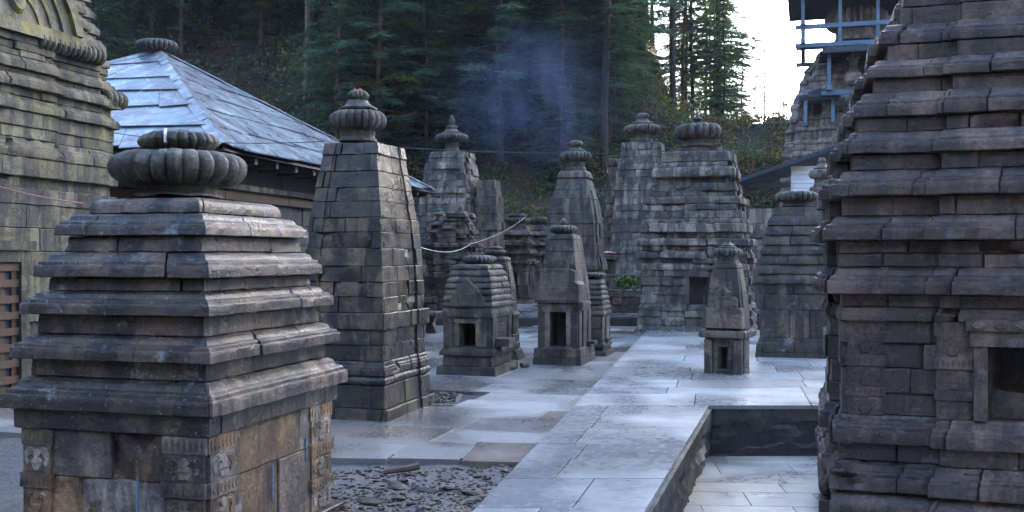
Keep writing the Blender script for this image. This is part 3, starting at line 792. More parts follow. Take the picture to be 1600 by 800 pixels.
# ribbed rolls and the mossy arch on the face that looks on the court
def roll(root, F, a0, a1, z, r, n, mat):
    mb = MB(); L = (a1 - a0) / n
    for k in range(n):
        c = (rng.random(), rng.random(), rng.random() * .4); vs = []; fs = []; prof = [(0, .55), (.12, .86), (.32, 1), (.68, 1), (.88, .86), (1, .55)]
        for (t, q) in prof:
            for i in range(14):
                th = 2 * math.pi * i / 14; vs.append(F(a0 + (k + t) * L, z + r * q * math.sin(th), r * q * math.cos(th)))
        for p in range(5):
            for i in range(14):
                j = (i + 1) % 14; fs.append([p * 14 + i, p * 14 + j, (p + 1) * 14 + j, (p + 1) * 14 + i])
        fs += [list(range(14)), list(range(70, 84))]; mb.add(vs, fs, c)
    return mb.build('ribbed_roll', mat, root)
xf, zz = ltface(95); base_x = xf + .022 * 2 * xf
roll(LT, F_right(base_x + .10), .62, 1.78, zz - .02, .115, 13, M['left'])
xf2, zz2 = ltface(150); roll(LT, F_right(xf2 + .03), 1.95, 2.35, zz2 - .05, .12, 4, M['left'])
xa, za = ltface(78); xa2, za2 = ltface(-30)
tiltk = (xa2 - xa) / (za2 - za)
Fa = lambda a, z_, o: Vector((xa + .095 * xa + (z_ - za) * tiltk + o, a, z_))
mb = MB(); ac = .35
def arc(r0, r1, o, n=20, c=None):
    for k in range(n):
        t0, t1 = math.pi * k / n, math.pi * (k + 1) / n
        mb.prism([(ac + r1 * math.cos(t0), za + r1 * 1.15 * math.sin(t0)), (ac + r1 * math.cos(t1), za + r1 * 1.15 * math.sin(t1)), (ac + r0 * math.cos(t1), za + r0 * 1.15 * math.sin(t1)), (ac + r0 * math.cos(t0), za + r0 * 1.15 * math.sin(t0))], -.08, o, Fa, (.5, .4, .3))
arc(.86, 1.0, .13); arc(.70, .859, .07); arc(.5, .56, .06); arc(.3, .36, .06)
mb.box((ac - 1.06, za - .16, -.1), (ac + 1.06, za - .003, .10), None, lambda a, z_, o: Fa(a, z_, o))
mb.prism([(ac + .16 * math.cos(t * math.pi / 8), za + .34 + .26 * math.sin(t * math.pi / 8)) for t in range(16)], -.05, .09, Fa, (.2, .2, .2), .05)
mb.build('arched_relief', M['mossy'], LT)
mb = MB(); mb.prism([(ac + .70 * math.cos(t * math.pi / 16), za + .005 + .8 * math.sin(t * math.pi / 16)) for t in range(17)], -.1, .035, Fa, (.4, .3, .2)); mb.build('arch_panel', M['left'], LT)
# lattice door
xw, zb_ = ltface(600); xw = xw + (.022 + .018) * 2 * xw + .006; zt_ = ltface(408)[1]; zb_ = ltface(592)[1]
Fw = F_right(xw); mb = MB(); D0, D1 = -1.0, .16
mb.box((D0 - .13, zb_, -.05), (D0, zt_ + .13, .09), None, lambda a, z_, o: Fw(a, z_, o)); mb.box((D1, zb_, -.05), (D1 + .13, zt_ + .13, .09), None, lambda a, z_, o: Fw(a, z_, o))
mb.box((D0 + .002, zt_, -.05), (D1 - .002, zt_ + .13, .085), None, lambda a, z_, o: Fw(a, z_, o)); mb.box((D0 - .2, zt_ + .134, -.05), (D1 + .2, zt_ + .24, .12), None, lambda a, z_, o: Fw(a, z_, o))
DF = mb.build('door_frame', M['left'], LT)
mb = MB(); nb_ = 9
for k in range(7):
    a = D0 + .01 + (D1 - D0 - .1) * k / 6; mb.box((a, zb_ + .01, .012), (a + .075, zt_ - .01, .034), None, lambda a, z_, o: Fw(a, z_, o))
for k in range(9):
    z_0 = zb_ + .02 + (zt_ - zb_ - .12) * k / 8; mb.box((D0 + .003, z_0, .037), (D1 - .003, z_0 + .085, .058), None, lambda a, z_, o: Fw(a, z_, o))
LD = mb.build('lattice_door', M['redwood'], LT, smooth=0)
mb = MB(); mb.box((D0 + .003, zb_, .003), (D1 - .003, zt_ - .003, .008), None, lambda a, z_, o: Fw(a, z_, o)); mb.build('door_dark_fill', M['darkroof'], LD, smooth=0)  # dark sheet standing in for the unlit space behind the bars

# ------------------------------------------------------------------ slate-roofed hall
YE = 15.0; P1 = Vector((at(351, YE), YE)); ze = zat(229, YE)
HR = R(12.6); hs_, hc_ = math.sin(HR), math.cos(HR); hv, hu = 5.25, 4.3
ctr = P1 + Vector((hs_, hc_)) * hv + Vector((-hc_, hs_)) * hu
za_ = zat(80, ctr.y)
HB = thing('slate_roof_hall', 'low hall with pale blue slate pyramid roof behind the large front shrine', 'hall', (ctr.x, ctr.y, 0), -HR)
rng.seed(15)
def roof_side(mb, A, B, C, rows=6, wid=(1.1, 2.3)):
    A, B, C = Vector(A), Vector(B), Vector(C); nrm = (B - A).cross(C - A).normalized(); nrm = nrm if nrm.z > 0 else -nrm
    for k in range(rows):
        t0 = k / rows; t1 = min(1.0, (k + 1) / rows + .03); tt1 = (k + 1) / rows
        L = (B - A).length * (1 - t0); s = 0; off = rng.uniform(0, .6)
        cuts = [0]
        while s < L:
            s += rng.uniform(*wid) - (off if s == 0 else 0); cuts.append(min(s, L))
        if len(cuts) > 2 and cuts[-1] - cuts[-2] < .3: cuts.pop(-2)
        for a, b in zip(cuts, cuts[1:]):
            f0, f1 = a / L, b / L; dd = rng.uniform(-.09, .09) / rows; sl_ = rng.uniform(-.02, .02)
            def P(t, f, up): return (A.lerp(C, t)).lerp(B.lerp(C, t), f) + nrm * up
            lift = rng.uniform(.022, .045)
            g0 = f0 + .004 / max(L, .3); g1 = f1 - .004 / max(L, .3)
            low = max(-.02, t0 + dd)
            q = [P(low + sl_ * .5, g0, lift), P(low - sl_ * .5, g1, lift), P(t1, g1, .006), P(t1, g0, .006)]
            q2 = [p - nrm * .02 for p in q]
            mb.add(q2 + q, [[4, 5, 6, 7], [0, 1, 5, 4], [1, 2, 6, 5], [3, 0, 4, 7], [0, 3, 2, 1]])
c4 = [Vector((hu, -hv, ze)), Vector((hu, hv, ze)), Vector((-hu, hv, ze)), Vector((-hu, -hv, ze))]; ap = Vector((0, 0, za_))
mb = MB()
for i in range(4): roof_side(mb, c4[i], c4[(i + 1) % 4], ap)
RO = mb.build('roof', M['slate'], HB, smooth=0)
mb = MB()
vs = [p - Vector((0, 0, .06)) for p in c4] + [ap - Vector((0, 0, .06))]; mb.add(vs, [[0, 1, 4], [1, 2, 4], [2, 3, 4], [3, 0, 4]]); mb.build('roof_boarding', M['wood'], RO, smooth=0)
for i in range(4):   # hip cappings
    mb = MB(); a, b = c4[i] + Vector((0, 0, .05)), ap + Vector((0, 0, .05)); dd = (b - a); sd = Vector((dd.y, -dd.x, 0)).normalized() * .14
    n_ = 5
    for k in range(n_):
        p, q = a + dd * (k / n_), a + dd * ((k + 1.04) / n_)
        for s in (1, -1):
            o_ = sd * s - Vector((0, 0, .055)); mb.add([p + Vector((0, 0, .02)), p + o_, q + o_ - Vector((0, 0, .012)), q + Vector((0, 0, .008))], [[0, 1, 2, 3]])
    mb.build('hip_capping', M['slate'], RO, smooth=0)
A = amalaka(HB, -.05, 0, za_ - .02, za_ + .22, .42, (za_ - .25, .25), 24, mat=M['wallrough'], na=.005)
wu, wv = hu - .75, hv - .75
mb = MB(); zz = 0; hts = [.38, .34, .36, .34, .38, .36, .34]
for k, h in enumerate(hts):
    pb = plan(2 * wu, 2 * wv, []); core(mb, pb, pb, zz, zz + h); course(mb, pb, pb, zz, zz + h, profile('flat', .02 if k == 6 else 0, h, .01), (.5, 1.1), .15, .006, .01, .01, .004, .5); zz += h
mb.build('wall', M['wallrough'], HB)
for nm, zc0, hh, pr, mt in (('wall_timber', zz + .003, .16, .12, M['redwood']), ('cornice', zz + .17, .10, .2, M['mid']), ('wall_timber', zz + .275, .36, .0, M['wood'])):  # upper wood band is added to give the blackness under the eave
    mb = MB(); pb = plan(2 * wu, 2 * wv, []); course(mb, pb, pb, zc0, zc0 + hh, profile('flat', pr, hh, .01), (1.2, 2.4), .15, .004, .008, .006, .003, .6); core(mb, pb, pb, zc0, zc0 + hh, -.02); mb.build(nm, mt, HB)
def rafters(F, half, n):
    for k in range(n):
        a = -half + 2 * half * (k + .5) / n; mb = MB(); mb.box((a - .05, ze - .17, -.9), (a + .05, ze - .07, -.06), None, lambda aa, z_, o: F(aa, z_ - (o) * -.0, o)); mb.build('rafter', M['wood'], HB, smooth=0)
rafters(F_front(-hv), hu, 9); rafters(F_right(hu), hv, 14)
# ------------------------------------------------------------------ small door shrine with stacked roof
def box_on(mb, F, a0, a1, z0, z1, o0, o1, c=None):
    mb.box((a0, z0, o0), (a1, z1, o1), c, lambda a, z_, o: F(a, z_, o))
def frame_on(root, F, a0, a1, z0, z1, t, o, mat, sill=True, name='door_frame'):
    mb = MB()
    box_on(mb, F, a0 - t, a0, z0, z1, -.12, o); box_on(mb, F, a1, a1 + t, z0, z1, -.12, o)
    box_on(mb, F, a0 - t * 1.2, a1 + t * 1.2, z1 + .002, z1 + t * 1.1, -.12, o + .008)
    if sill: box_on(mb, F, a0 - t, a1 + t, z0 - t * .7, z0 - .002, -.12, o + .015)
    return mb.build(name, mat, root, smooth=0)
rng.seed(21)
cur = [(414, 712, 782), (437, 704, 791), (455, 700, 796), (480, 697, 800), (545, 697, 801), (590, 692, 804)]
fit = Fit(-.474, 14.33, cur, 1.4)
cs = [('plinth', 590, 574, 'flat', .06), ('plinth', 574, 557, 'flat', .0), ('plinth', 557, 543, 'mould', .04), ('wall', 543, 524, 'flat', 0, (-.12, .12)), ('wall', 524, 506, 'flat', 0, (-.12, .12)), ('wall', 506, 497, 'flat', 0),
      ('eave', 497, 480, 'mould', .03)] + lin('roof_tiers', 480, 421, 6, 'bevel', .03) + [('roof_tiers', 421, 413, 'slab', .02)]
S3, o3, i3 = shrine('stone_shrine', 'small shrine with open doorway and stacked roof under a plain ribbed disc, beside logs', 'shrine', fit, cs, M['small'], blk=(.3, .7), jit=.004, amp=.004, sub=.07, gap=.003, ch=.006, depth=.09, notch=.4)
w, d, z0, _, _, _ = i3['wall'][0]; z1 = i3['wall'][1][5]; zw1 = i3['wall'][2][5]
Ff, Fr = F_front(-d / 2), F_right(w / 2)
frame_on(S3, Ff, -.12, .12, z0 + .01, z1, .05, .012, M['mid'], False)
def pil(root, F, spans, z0, z1, o, mat):
    for a0, a1 in spans:
        mb = MB(); box_on(mb, F, a0, a1, z0, z1, -.03, o); mb.build('pilaster', mat, root, smooth=0)
pil(S3, Ff, ((-w / 2 - .002, -w / 2 + .12), (w / 2 - .17, w / 2 - .06)), z0 + .002, zw1 - .002, .022, M['small'])
pil(S3, Fr, ((-d / 2 + .02, -d / 2 + .16), (d / 2 - .16, d / 2 - .02)), z0 + .002, zw1 - .002, .022, M['small'])
z = lambda py: zat(py, 13.9)
mb = MB(); hw = w * .38
mb.prism([(-hw, z(480)), (hw, z(480)), (hw, z(468)), (hw * .66, z(455)), (hw * .60, z(450)), (hw * .30, z(444)), (0, z(433)), (-hw * .3, z(444)), (-hw * .60, z(450)), (-hw * .66, z(455)), (-hw, z(468))], -.35, .03, Ff, None, .015)
mb.prism([(-hw * .5, z(478)), (hw * .5, z(478)), (hw * .5, z(458)), (-hw * .5, z(458))], 0, .045, Ff, None, .01)
mb.build('gable', M['small'], S3, smooth=30)
mb = MB(); box_on(mb, Fr, -.34, .0, z0 + .0, z0 + .11, -.05, .22); mb.build('water_spout', M['mid'], S3, smooth=0)
z = lambda py: zat(py, 14.3)
amalaka(S3, .02, 0, z(413), z(399), .24, (z(421), .13), 22, mat=M['small'], na=.004)

# ------------------------------------------------------------------ slim shrine behind it
rng.seed(22)
cur = [(402, 756, 788), (430, 751, 797), (470, 748, 804), (500, 747, 807), (550, 747, 808), (566, 742, 818)]
fit = Fit(at(780, 16.1), 16.1, cur, 1.1)
cs = [('plinth', 568, 548, 'flat', .04), ('plinth', 548, 537, 'flat', .02)] + lin('wall', 537, 497, 3, 'flat', [.01, 0]) + [('wall', 497, 487, 'mould', .03)] + lin('tower', 487, 408, 5, 'flat', 0) + [('tower', 408, 401, 'slab', .01)]
S4, o4, _ = shrine('stone_shrine', 'slim curved-tower shrine half hidden behind the small stacked-roof door shrine', 'shrine', fit, cs, M['small'], steps=[(.5, .05)], blk=(.25, .6), jit=.004, amp=.004, sub=.12, depth=.08)
z = lambda py: zat(py, 16.1); amalaka(S4, -.06, 0, z(399), z(390), .165, (z(404), .10), 20, [(z(391), z(385), .12, 16, 'ring')], mat=M['small'], na=.003)

# ------------------------------------------------------------------ slender door shrine in the middle
rng.seed(23)
cur = [(366, 855, 903), (375, 852, 905), (420, 846, 914), (455, 841, 919), (478, 840, 921), (545, 841, 921), (573, 839, 923)]
fit = Fit(.806, 15.63, cur, 1.5)
cs = [('plinth', 574, 559, 'flat', .06), ('plinth', 559, 545, 'flat', .055), ('wall', 545, 516, 'flat', 0, (-.125, .125)), ('wall', 516, 487, 'flat', 0, (-.125, .125)), ('wall', 487, 480, 'flat', .005), ('eave', 480, 472, 'mould', .02)] + lin('tower', 472, 374, 5, 'flat', 0) + [('tower', 374, 366, 'flat', .006)]
S5, o5, i5 = shrine('stone_shrine', 'slender pale-jambed door shrine with smooth curved tower and ball finial, centre of the court', 'shrine', fit, cs, M['small'], steps=[(.5, -.012)], blk=(.4, .9), jit=.003, amp=.004, sub=.08, gap=.003, ch=.006, depth=.09, notch=.4)
w, d, z0, _, _, _ = i5['wall'][0]; z1 = i5['wall'][1][5]; Ff, Fr = F_front(-d / 2), F_right(w / 2)
frame_on(S5, Ff, -.125, .125, z0 + .03, z1 - .01, .09, .014, M['pale'], True)
pil(S5, Ff, ((-w / 2 - .004, -w / 2 + .10), (w / 2 - .10, w / 2 + .004)), z0 + .002, z1, .026, M['small'])
pil(S5, Fr, ((-d / 2 + .03, -d / 2 + .2), (-.12, .12), (d / 2 - .2, d / 2)), z0 + .002, z1, .02, M['small'])
z = lambda py: zat(py, 15.1)
mb = MB()
mb.prism([(-.35, z(474)), (.33, z(474)), (.33, z(445)), (.27, z(440)), (.27, z(424)), (.2, z(420)), (-.22, z(420)), (-.27, z(424)), (-.27, z(440)), (-.35, z(446))], -.4, .05, Ff, None, .015)
mb.prism([(-.3, z(470)), (.28, z(470)), (.28, z(449)), (-.3, z(449))], .03, .065, Ff, None, .01)
mb.prism([(-.17, z(421)), (.17, z(421)), (.15, z(411)), (.1, z(404)), (-.1, z(404)), (-.15, z(411))], -.5, -.02, Ff, None, .012)
mb.build('gable', M['smooth'], S5, smooth=30)
mb = MB(); box_on(mb, Fr, -d / 2 + .0, -d / 2 + .3, z(481), z(472), -.02, .09); mb.build('ledge_stone', M['small'], S5, smooth=0); mb = MB(); box_on(mb, Fr, .1, .35, z(545) + .02, z(538), -.02, .14); mb.build('ledge_stone', M['small'], S5, smooth=0)
z = lambda py: zat(py, 15.6); amalaka(S5, -.02, 0, z(365), z(352), .215, (z(368), .12), 20, [(z(353), z(341), .06, 0, 'knob')], mat=M['disc'], na=.003)

# ------------------------------------------------------------------ stepped little shrine behind it
rng.seed(24)
cur = [(437, 908, 945), (460, 903, 950), (490, 899, 957), (535, 899, 959), (560, 897, 962)]
fit = Fit(1.31, 16.9, cur, 1.35)
cs = [('plinth', 562, 549, 'flat', .06), ('plinth', 549, 543, 'flat', .0), ('plinth', 543, 535, 'mould', .03), ('wall', 535, 514, 'flat', 0), ('wall', 514, 492, 'flat', 0), ('wall', 492, 484, 'mould', .03)] + lin('roof_tiers', 484, 437, 6, 'bevel', .03)
S6, o6, i6 = shrine('stone_shrine', 'low stepped-roof shrine squeezed against the right side of the slender centre shrine', 'shrine', fit, cs, M['small'], blk=(.3, .8), jit=.004, amp=.003, sub=.1, depth=.08)
w, d, z0, _, _, z1 = i6['wall'][0]; mb = MB(); box_on(mb, F_right(w / 2), -.1, .16, z0 + .05, z1 + .18, -.02, .012); mb.build('wall_panel', M['pale'], S6, smooth=0)
mb = MB(); box_on(mb, F_right(w / 2), -.12, .2, z0 + .002, z0 + .045, -.02, .05); mb.build('wall_sill', M['small'], S6, smooth=0)
z = lambda py: zat(py, 16.8); amalaka(S6, .04, 0, z(435), z(426), .21, (z(438), .13), 20, mat=M['small'], na=.003)

# ------------------------------------------------------------------ small smooth shrine on the platform
rng.seed(25)
cur = [(412, 1111, 1155), (440, 1107, 1163), (480, 1103, 1169), (515, 1101, 1170), (590, 1100, 1168)]
fit = Fit(3.0 - .2 + .14, 13.95, cur, 1.0, rot=26)
cs = [('wall', 589, 578, 'flat', .004), ('wall', 578, 543, 'flat', 0, (-.075, .075)), ('wall', 543, 529, 'flat', 0), ('eave', 529, 517, 'slab', .075)] + lin('tower', 517, 420, 3, 'flat', 0) + [('tower', 420, 410, 'slab', .0)]
S7, o7, i7 = shrine('stone_shrine', 'small smooth curved shrine with dark eave and tiny doorway standing alone on the pale platform', 'shrine', fit, cs, M['smooth'], zbase=.018, steps=[(.55, .03)], blk=(.6, 1.2), jit=.002, amp=.003, sub=.05, gap=.003, ch=.006, depth=.07, notch=.25)
w, d, z0, _, _, z1 = i7['wall'][1]; Ff = F_front(-d / 2 - .03 * w)
frame_on(S7, Ff, -.075, .075, z0, z1, .035, .012, M['smooth'], True)
z = lambda py: zat(py, 13.7) - .018
mb = MB()
mb.prism([(-.27, z(513)), (.27, z(513)), (.27, z(488)), (.24, z(481)), (-.24, z(481)), (-.27, z(488))], -.2, .06, Ff, None, .015)
mb.prism([(-.2, z(481.5)), (.2, z(481.5)), (.2, z(468)), (.16, z(463)), (-.16, z(463)), (-.2, z(468))], -.25, .045, Ff, None, .015)
mb.prism([(-.11, z(463.5)), (.11, z(463.5)), (.1, z(456)), (.05, z(452)), (.0, z(447)), (-.05, z(452)), (-.1, z(456))], -.25, .03, Ff, None, .012)
mb.build('gable', M['smooth'], S7, smooth=30)
for k in range(2):
    mb = MB(); s = (-1, 1)[k]; box_on(mb, Ff, s * .2 - .055, s * .2 + .055, z0 - .08, z1 + .1, -.05, .02); mb.build('pilaster', M['smooth'], S7, smooth=0)
z = lambda py: zat(py, 13.95) - .018; amalaka(S7, 0, 0, z(402), z(388), .205, (z(411), .15), 18, [(z(390), z(384), .13, 14, 'ring'), (z(385), z(378), .09, 0, 'cone')], mat=M['disc'], na=.004)

# ------------------------------------------------------------------ stepped dark shrine on the platform, right
rng.seed(26)
cur = [(324, 1209, 1284), (350, 1201, 1292), (380, 1193, 1301), (443, 1183, 1311), (450, 1187, 1307), (530, 1187, 1307), (562, 1186, 1308)]
fit = Fit(at(1247, 16.5), 16.5, cur, 1.0)
cs = [('plinth', 563, 553, 'flat', .06), ('plinth', 553, 530, 'mould', .05), ('wall', 530, 486, 'flat', 0), ('wall', 486, 460, 'flat', 0), ('wall', 460, 444, 'flat', .01)] + lin('roof_tiers', 444, 336, 7, 'bevel', .035) + [('roof_tiers', 336, 323, 'bevel', .0)]
S8, o8, _ = shrine('stone_shrine', 'dark stepped pyramid-roofed shrine on the platform left of the massive right temple', 'shrine', fit, cs, M['stepped'], zbase=.018, blk=(.3, .9), jit=.004, amp=.004, sub=.09, gap=.004, ch=.007, depth=.1)
z = lambda py: zat(py, 16.5); amalaka(S8, -.02, 0, z(318), z(301), .34, (z(324), .22), 22, mat=M['disc'], na=.005)
# finial of the temple behind it
rng.seed(27)
cur = [(296, 1268, 1300), (330, 1262, 1306), (400, 1256, 1312), (520, 1252, 1316)]
fit = Fit(at(1284, 19.3), 19.3, cur, 1.0)
cs = lin('wall', 524, 400, 5, 'flat', 0) + lin('tower', 400, 303, 5, 'flat', 0) + [('tower', 303, 291, 'slab', .05)]
S9, _, _ = shrine('stone_shrine', 'narrow shrine with tall ribbed finial peeping over the dark stepped shrine', 'shrine', fit, cs, M['mid'], zbase=.018, blk=(.3, .7), jit=.004, amp=0, sub=.4)
z = lambda py: zat(py, 19.3); amalaka(S9, 0, 0, z(281), z(266), .245, (z(293), .14), 18, [(z(268), z(257), .15, 0, 'cone'), (z(257.5), z(248), .075, 10, 'ring')], mat=M['pale'], na=.003)

# ------------------------------------------------------------------ large layered temple, middle right
rng.seed(31)
cur = [(229, 1044, 1129), (259, 1028, 1145), (297, 1020, 1158), (352, 1007, 1170), (391, 1004, 1175), (424, 1004, 1178), (476, 1004, 1178), (526, 1000, 1182)]
fit = Fit(at(1090, 22.7), 22.7, cur, 1.05)
cs = [('plinth', 528, 511, 'mould', .07), ('plinth', 511, 497, 'flat', .02), ('plinth', 497, 487, 'flat', .0), ('plinth', 487, 477, 'mould', .05), ('wall', 477, 462, 'flat', 0, (-.05, .38)), ('wall', 462, 447, 'flat', .0, (-.05, .38)), ('wall', 447, 433, 'flat', 0, (-.05, .38)), ('wall', 433, 423, 'flat', 0)]
y = 423; k = 0
while y > 236:
    h = rng.uniform(7, 11) if k % 2 else rng.uniform(11, 16); cs.append(('tower', y, max(y - h, 229), ('slab', 'flat', 'mould', 'flat', 'slab')[k % 5], rng.uniform(.03, .11) if k % 2 == 0 else rng.uniform(-.03, .03))); y -= h; k += 1
T5, o5_, i5_ = shrine('stone_temple', 'large weathered temple of uneven jutting slabs with open doorway and wide ribbed disc', 'temple', fit, cs, M['pale'], steps=[(.55, .03)], blk=(.35, 1.5), jit=.035, amp=.007, sub=.12, gap=.008, ch=.012, depth=.3, tilt=.014, broke=.2, ruin=.025, vert=.8, notch=.45, mats={'wall': M['pale']})
w, d, z0, _, _, _ = i5_['wall'][0]; z1 = i5_['wall'][2][5]; Ff = F_front(-d / 2 - .03 * w)
frame_on(T5, Ff, -.05, .38, z0, z1, .09, .03, M['mid'], False)
mb = MB(); box_on(mb, Ff, -.045, .375, z0, z1 - .003, -.34, -.28); mb.build('door', M['wood'], T5, smooth=0)
z = lambda py: zat(py, 22.8); amalaka(T5, 0, 0, z(220), z(195), .52, (z(230), .33), 18, [(z(196), z(178), .075, 0, 'knob'), (z(190), z(185), .12, 12, 'ring')], mat=M['disc'], na=.005, tilt=(.02, 0))

# ------------------------------------------------------------------ far temples
rng.seed(32)
cur = [(277, 874, 925), (310, 861, 936), (340, 855, 942), (400, 851, 946), (500, 849, 949)]
fit = Fit(at(899, 25.4), 25.4, cur, 1.05)
cs = [('plinth', 500, 478, 'mould', .05), ('plinth', 478, 462, 'flat', .03)] + lin('wall', 462, 402, 3, ('flat', 'flat', 'mould'), [0, 0, .04]) + lin('tower', 402, 278, 7, 'flat', 0, 4) + [('tower', 278, 266, 'slab', .04)]
T4, _, _ = shrine('stone_temple', 'slim ashlar temple with clean smooth curved tower rising behind the slender centre shrine', 'temple', fit, cs, M['smooth'], steps=[(.55, .03)], blk=(.4, .9), jit=.012, amp=.005, sub=.2, gap=.006, broke=.1, tilt=.004)
z = lambda py: zat(py, 25.4); amalaka(T4, 0, 0, z(253), z(237), .40, (z(267), .25), 22, [(z(239), z(229), .24, 0, 'cone'), (z(230), z(220), .2, 16, 'ring')], mat=M['disc'], na=.004)

rng.seed(33)
cur = [(236, 669, 737), (265, 662, 744), (304, 653, 752), (340, 650, 756), (490, 648, 760)]
fit = Fit(at(706, 30), 30, cur, 1.0)
cs = [('plinth', 486, 462, 'mould', .06)] + lin('wall', 462, 392, 6, 'flat', [0, .02]) + lin('tower', 392, 236, 17, 'flat', [0, 0, .03, 0], 1.5)
T3, _, i3_ = shrine('stone_temple', 'pale weathered temple with spiked ribbed finial beyond the slate roof eave', 'temple', fit, cs, M['pale'], zbase=.2, steps=[(.6, .05)], blk=(.22, .6), jit=.02, amp=.006, sub=.25, gap=.010, broke=.2, tilt=.006)
z = lambda py: zat(py, 30) - .2; amalaka(T3, 0, 0, z(222), z(209), .49, (z(238), .21), 26, [(z(210), z(202), .32, 0, 'cone'), (z(203), z(196), .17, 14, 'ring'), (z(197), z(179), .085, 0, 'knob')], mat=M['disc'], na=.003)
cur = [(281, 742, 775), (310, 740, 780), (360, 738, 784), (490, 736, 787)]
fit = Fit(at(764, 29.5), 29.5, cur, 1.0)
cs = lin('wall', 486, 360, 9, 'flat', [0, .02]) + lin('tower', 360, 281, 6, 'flat', [.03, 0, .01])
T3b, _, _ = shrine('stone_tower', 'small flat-topped stone tower adjoining the right side of the pale spiked temple', 'tower', fit, cs, M['mid'], zbase=.2, blk=(.25, .6), jit=.02, amp=.005, sub=.3, gap=.01, tilt=.006)

rng.seed(34)
cur = [(338, 684, 734), (352, 672, 744), (380, 667, 750), (430, 664, 754), (490, 660, 757)]
fit = Fit(at(709, 26.6), 26.6, cur, 1.0)
cs = [('plinth', 488, 474, 'flat', .04)] + lin('wall', 474, 394, 8, 'flat', [0, .03, 0], 1) + lin('tower', 394, 338, 8, 'flat', [0, .05, -.02], 1)
T10, _, _ = shrine('ruined_temple', 'squat crumbling temple stump of loose brownish blocks with no finial', 'temple', fit, cs, M['mid'], zbase=.2, steps=[(.55, .05)], blk=(.2, .6), jit=.045, amp=.01, sub=.2, gap=.014, ch=.02, broke=.5, tilt=.03, ruin=.03, depth=.3)
root = T10; mb = MB()
for k in range(14):
    a, b = rng.uniform(-.38, .38), rng.uniform(-.38, .38); s = rng.uniform(.1, .26); z_ = zat(338, 26.2) - .2 - .02
    mb.box((a - s, b - s * .7, z_), (a + s, b + s * .7, z_ + rng.uniform(.06, .16)), None, ch=.015, jit=.03)
mb.build('loose_blocks', M['mid'], T10, smooth=0).name = 'rubble_top'

rng.seed(35)
cur = [(352, 786, 828), (366, 781, 834), (382, 778, 838), (405, 783, 834), (475, 781, 836)]
fit = Fit(at(809, 30.5), 30.5, cur, 1.0)
cs = [('plinth', 484, 466, 'mould', .08), ('wall', 466, 446, 'flat', 0, (-.22, .1)), ('wall', 446, 425, 'flat', 0, (-.22, .1)), ('wall', 425, 412, 'flat', 0)]
y = 412
for k in range(8): cs.append(('roof_tiers', y, y - 7.5, 'mould' if k % 2 == 0 else 'flat', .1 if k % 2 == 0 else -.03)); y -= 7.5
T11, _, i11 = shrine('stone_shrine', 'squat layered shrine with dark doorway and flat broken top between the far temples', 'shrine', fit, cs, M['mid'], zbase=.2, blk=(.3, .9), jit=.03, amp=.008, sub=.2, gap=.012, broke=.3, tilt=.01, ruin=.02, depth=.25)
z = lambda py: zat(py, 30.5) - .2; amalaka(T11, 0, 0, z(350), z(340), .38, (z(353), .28), 20, [(z(341), z(334), .30, 18, 'ring')], mat=M['mid'], na=.006)
rng.seed(36)
cur = [(352, 828, 858), (380, 824, 862), (480, 822, 864)]
fit = Fit(at(842, 32.5), 32.5, cur, 1.0)
cs = lin('wall', 474, 400, 5, 'flat', [.02, 0]) + lin('roof_tiers', 400, 352, 6, ('mould', 'flat'), [.09, -.02])
T12, _, _ = shrine('stone_shrine', 'half hidden layered shrine between the squat doorway shrine and the ashlar temple', 'shrine', fit, cs, M['mid'], zbase=.2, blk=(.3, .8), jit=.03, amp=.006, sub=.3, gap=.01, broke=.3, ruin=.02)
z = lambda py: zat(py, 32.5) - .2; amalaka(T12, 0, 0, z(350), z(339), .34, (z(353), .24), 18, mat=M['mid'], na=.004)

rng.seed(37)
cur = [(221, 974, 1036), (260, 968, 1042), (325, 962, 1049), (400, 958, 1053), (490, 955, 1056)]
fit = Fit(at(1004, 31), 31, cur, 1.0)
cs = [('plinth', 480, 456, 'mould', .08)] + lin('wall', 456, 384, 6, ('flat', 'flat', 'mould'), [0, 0, .05]) + lin('tower', 384, 221, 15, 'flat', [0, 0, .02], 1)
T6, _, i6_ = shrine('stone_temple', 'tall pale block-built temple with ribbed finial directly behind the layered slab temple', 'temple', fit, cs, M['pale'], zbase=.2, steps=[(.62, .05)], blk=(.3, .7), jit=.012, amp=.005, sub=.25, gap=.010, tilt=.003)
z = lambda py: zat(py, 31) - .2; amalaka(T6, 0, 0, z(210), z(195), .56, (z(222), .30), 26, [(z(196), z(186), .33, 0, 'cone'), (z(187), z(177), .2, 16, 'ring')], mat=M['disc'], na=.004)
rng.seed(38)
cur = [(276, 950, 966), (330, 946, 968), (470, 942, 972)]
fit = Fit(at(957, 32.6), 32.6, cur, 1.0)
cs = lin('wall', 476, 380, 8, 'flat', [0, .03]) + lin('tower', 380, 276, 10, 'flat', [.03, 0])
T6b, _, _ = shrine('stone_tower', 'narrow ribbed stone tower at the left flank of the tall pale block-built temple', 'tower', fit, cs, M['mid'], zbase=.2, blk=(.25, .6), jit=.015, amp=.004, sub=.3, gap=.008)
z = lambda py: zat(py, 32.6) - .2; amalaka(T6b, 0, 0, z(262), z(248), .2, (z(278), .13), 14, mat=M['mid'], na=.003)

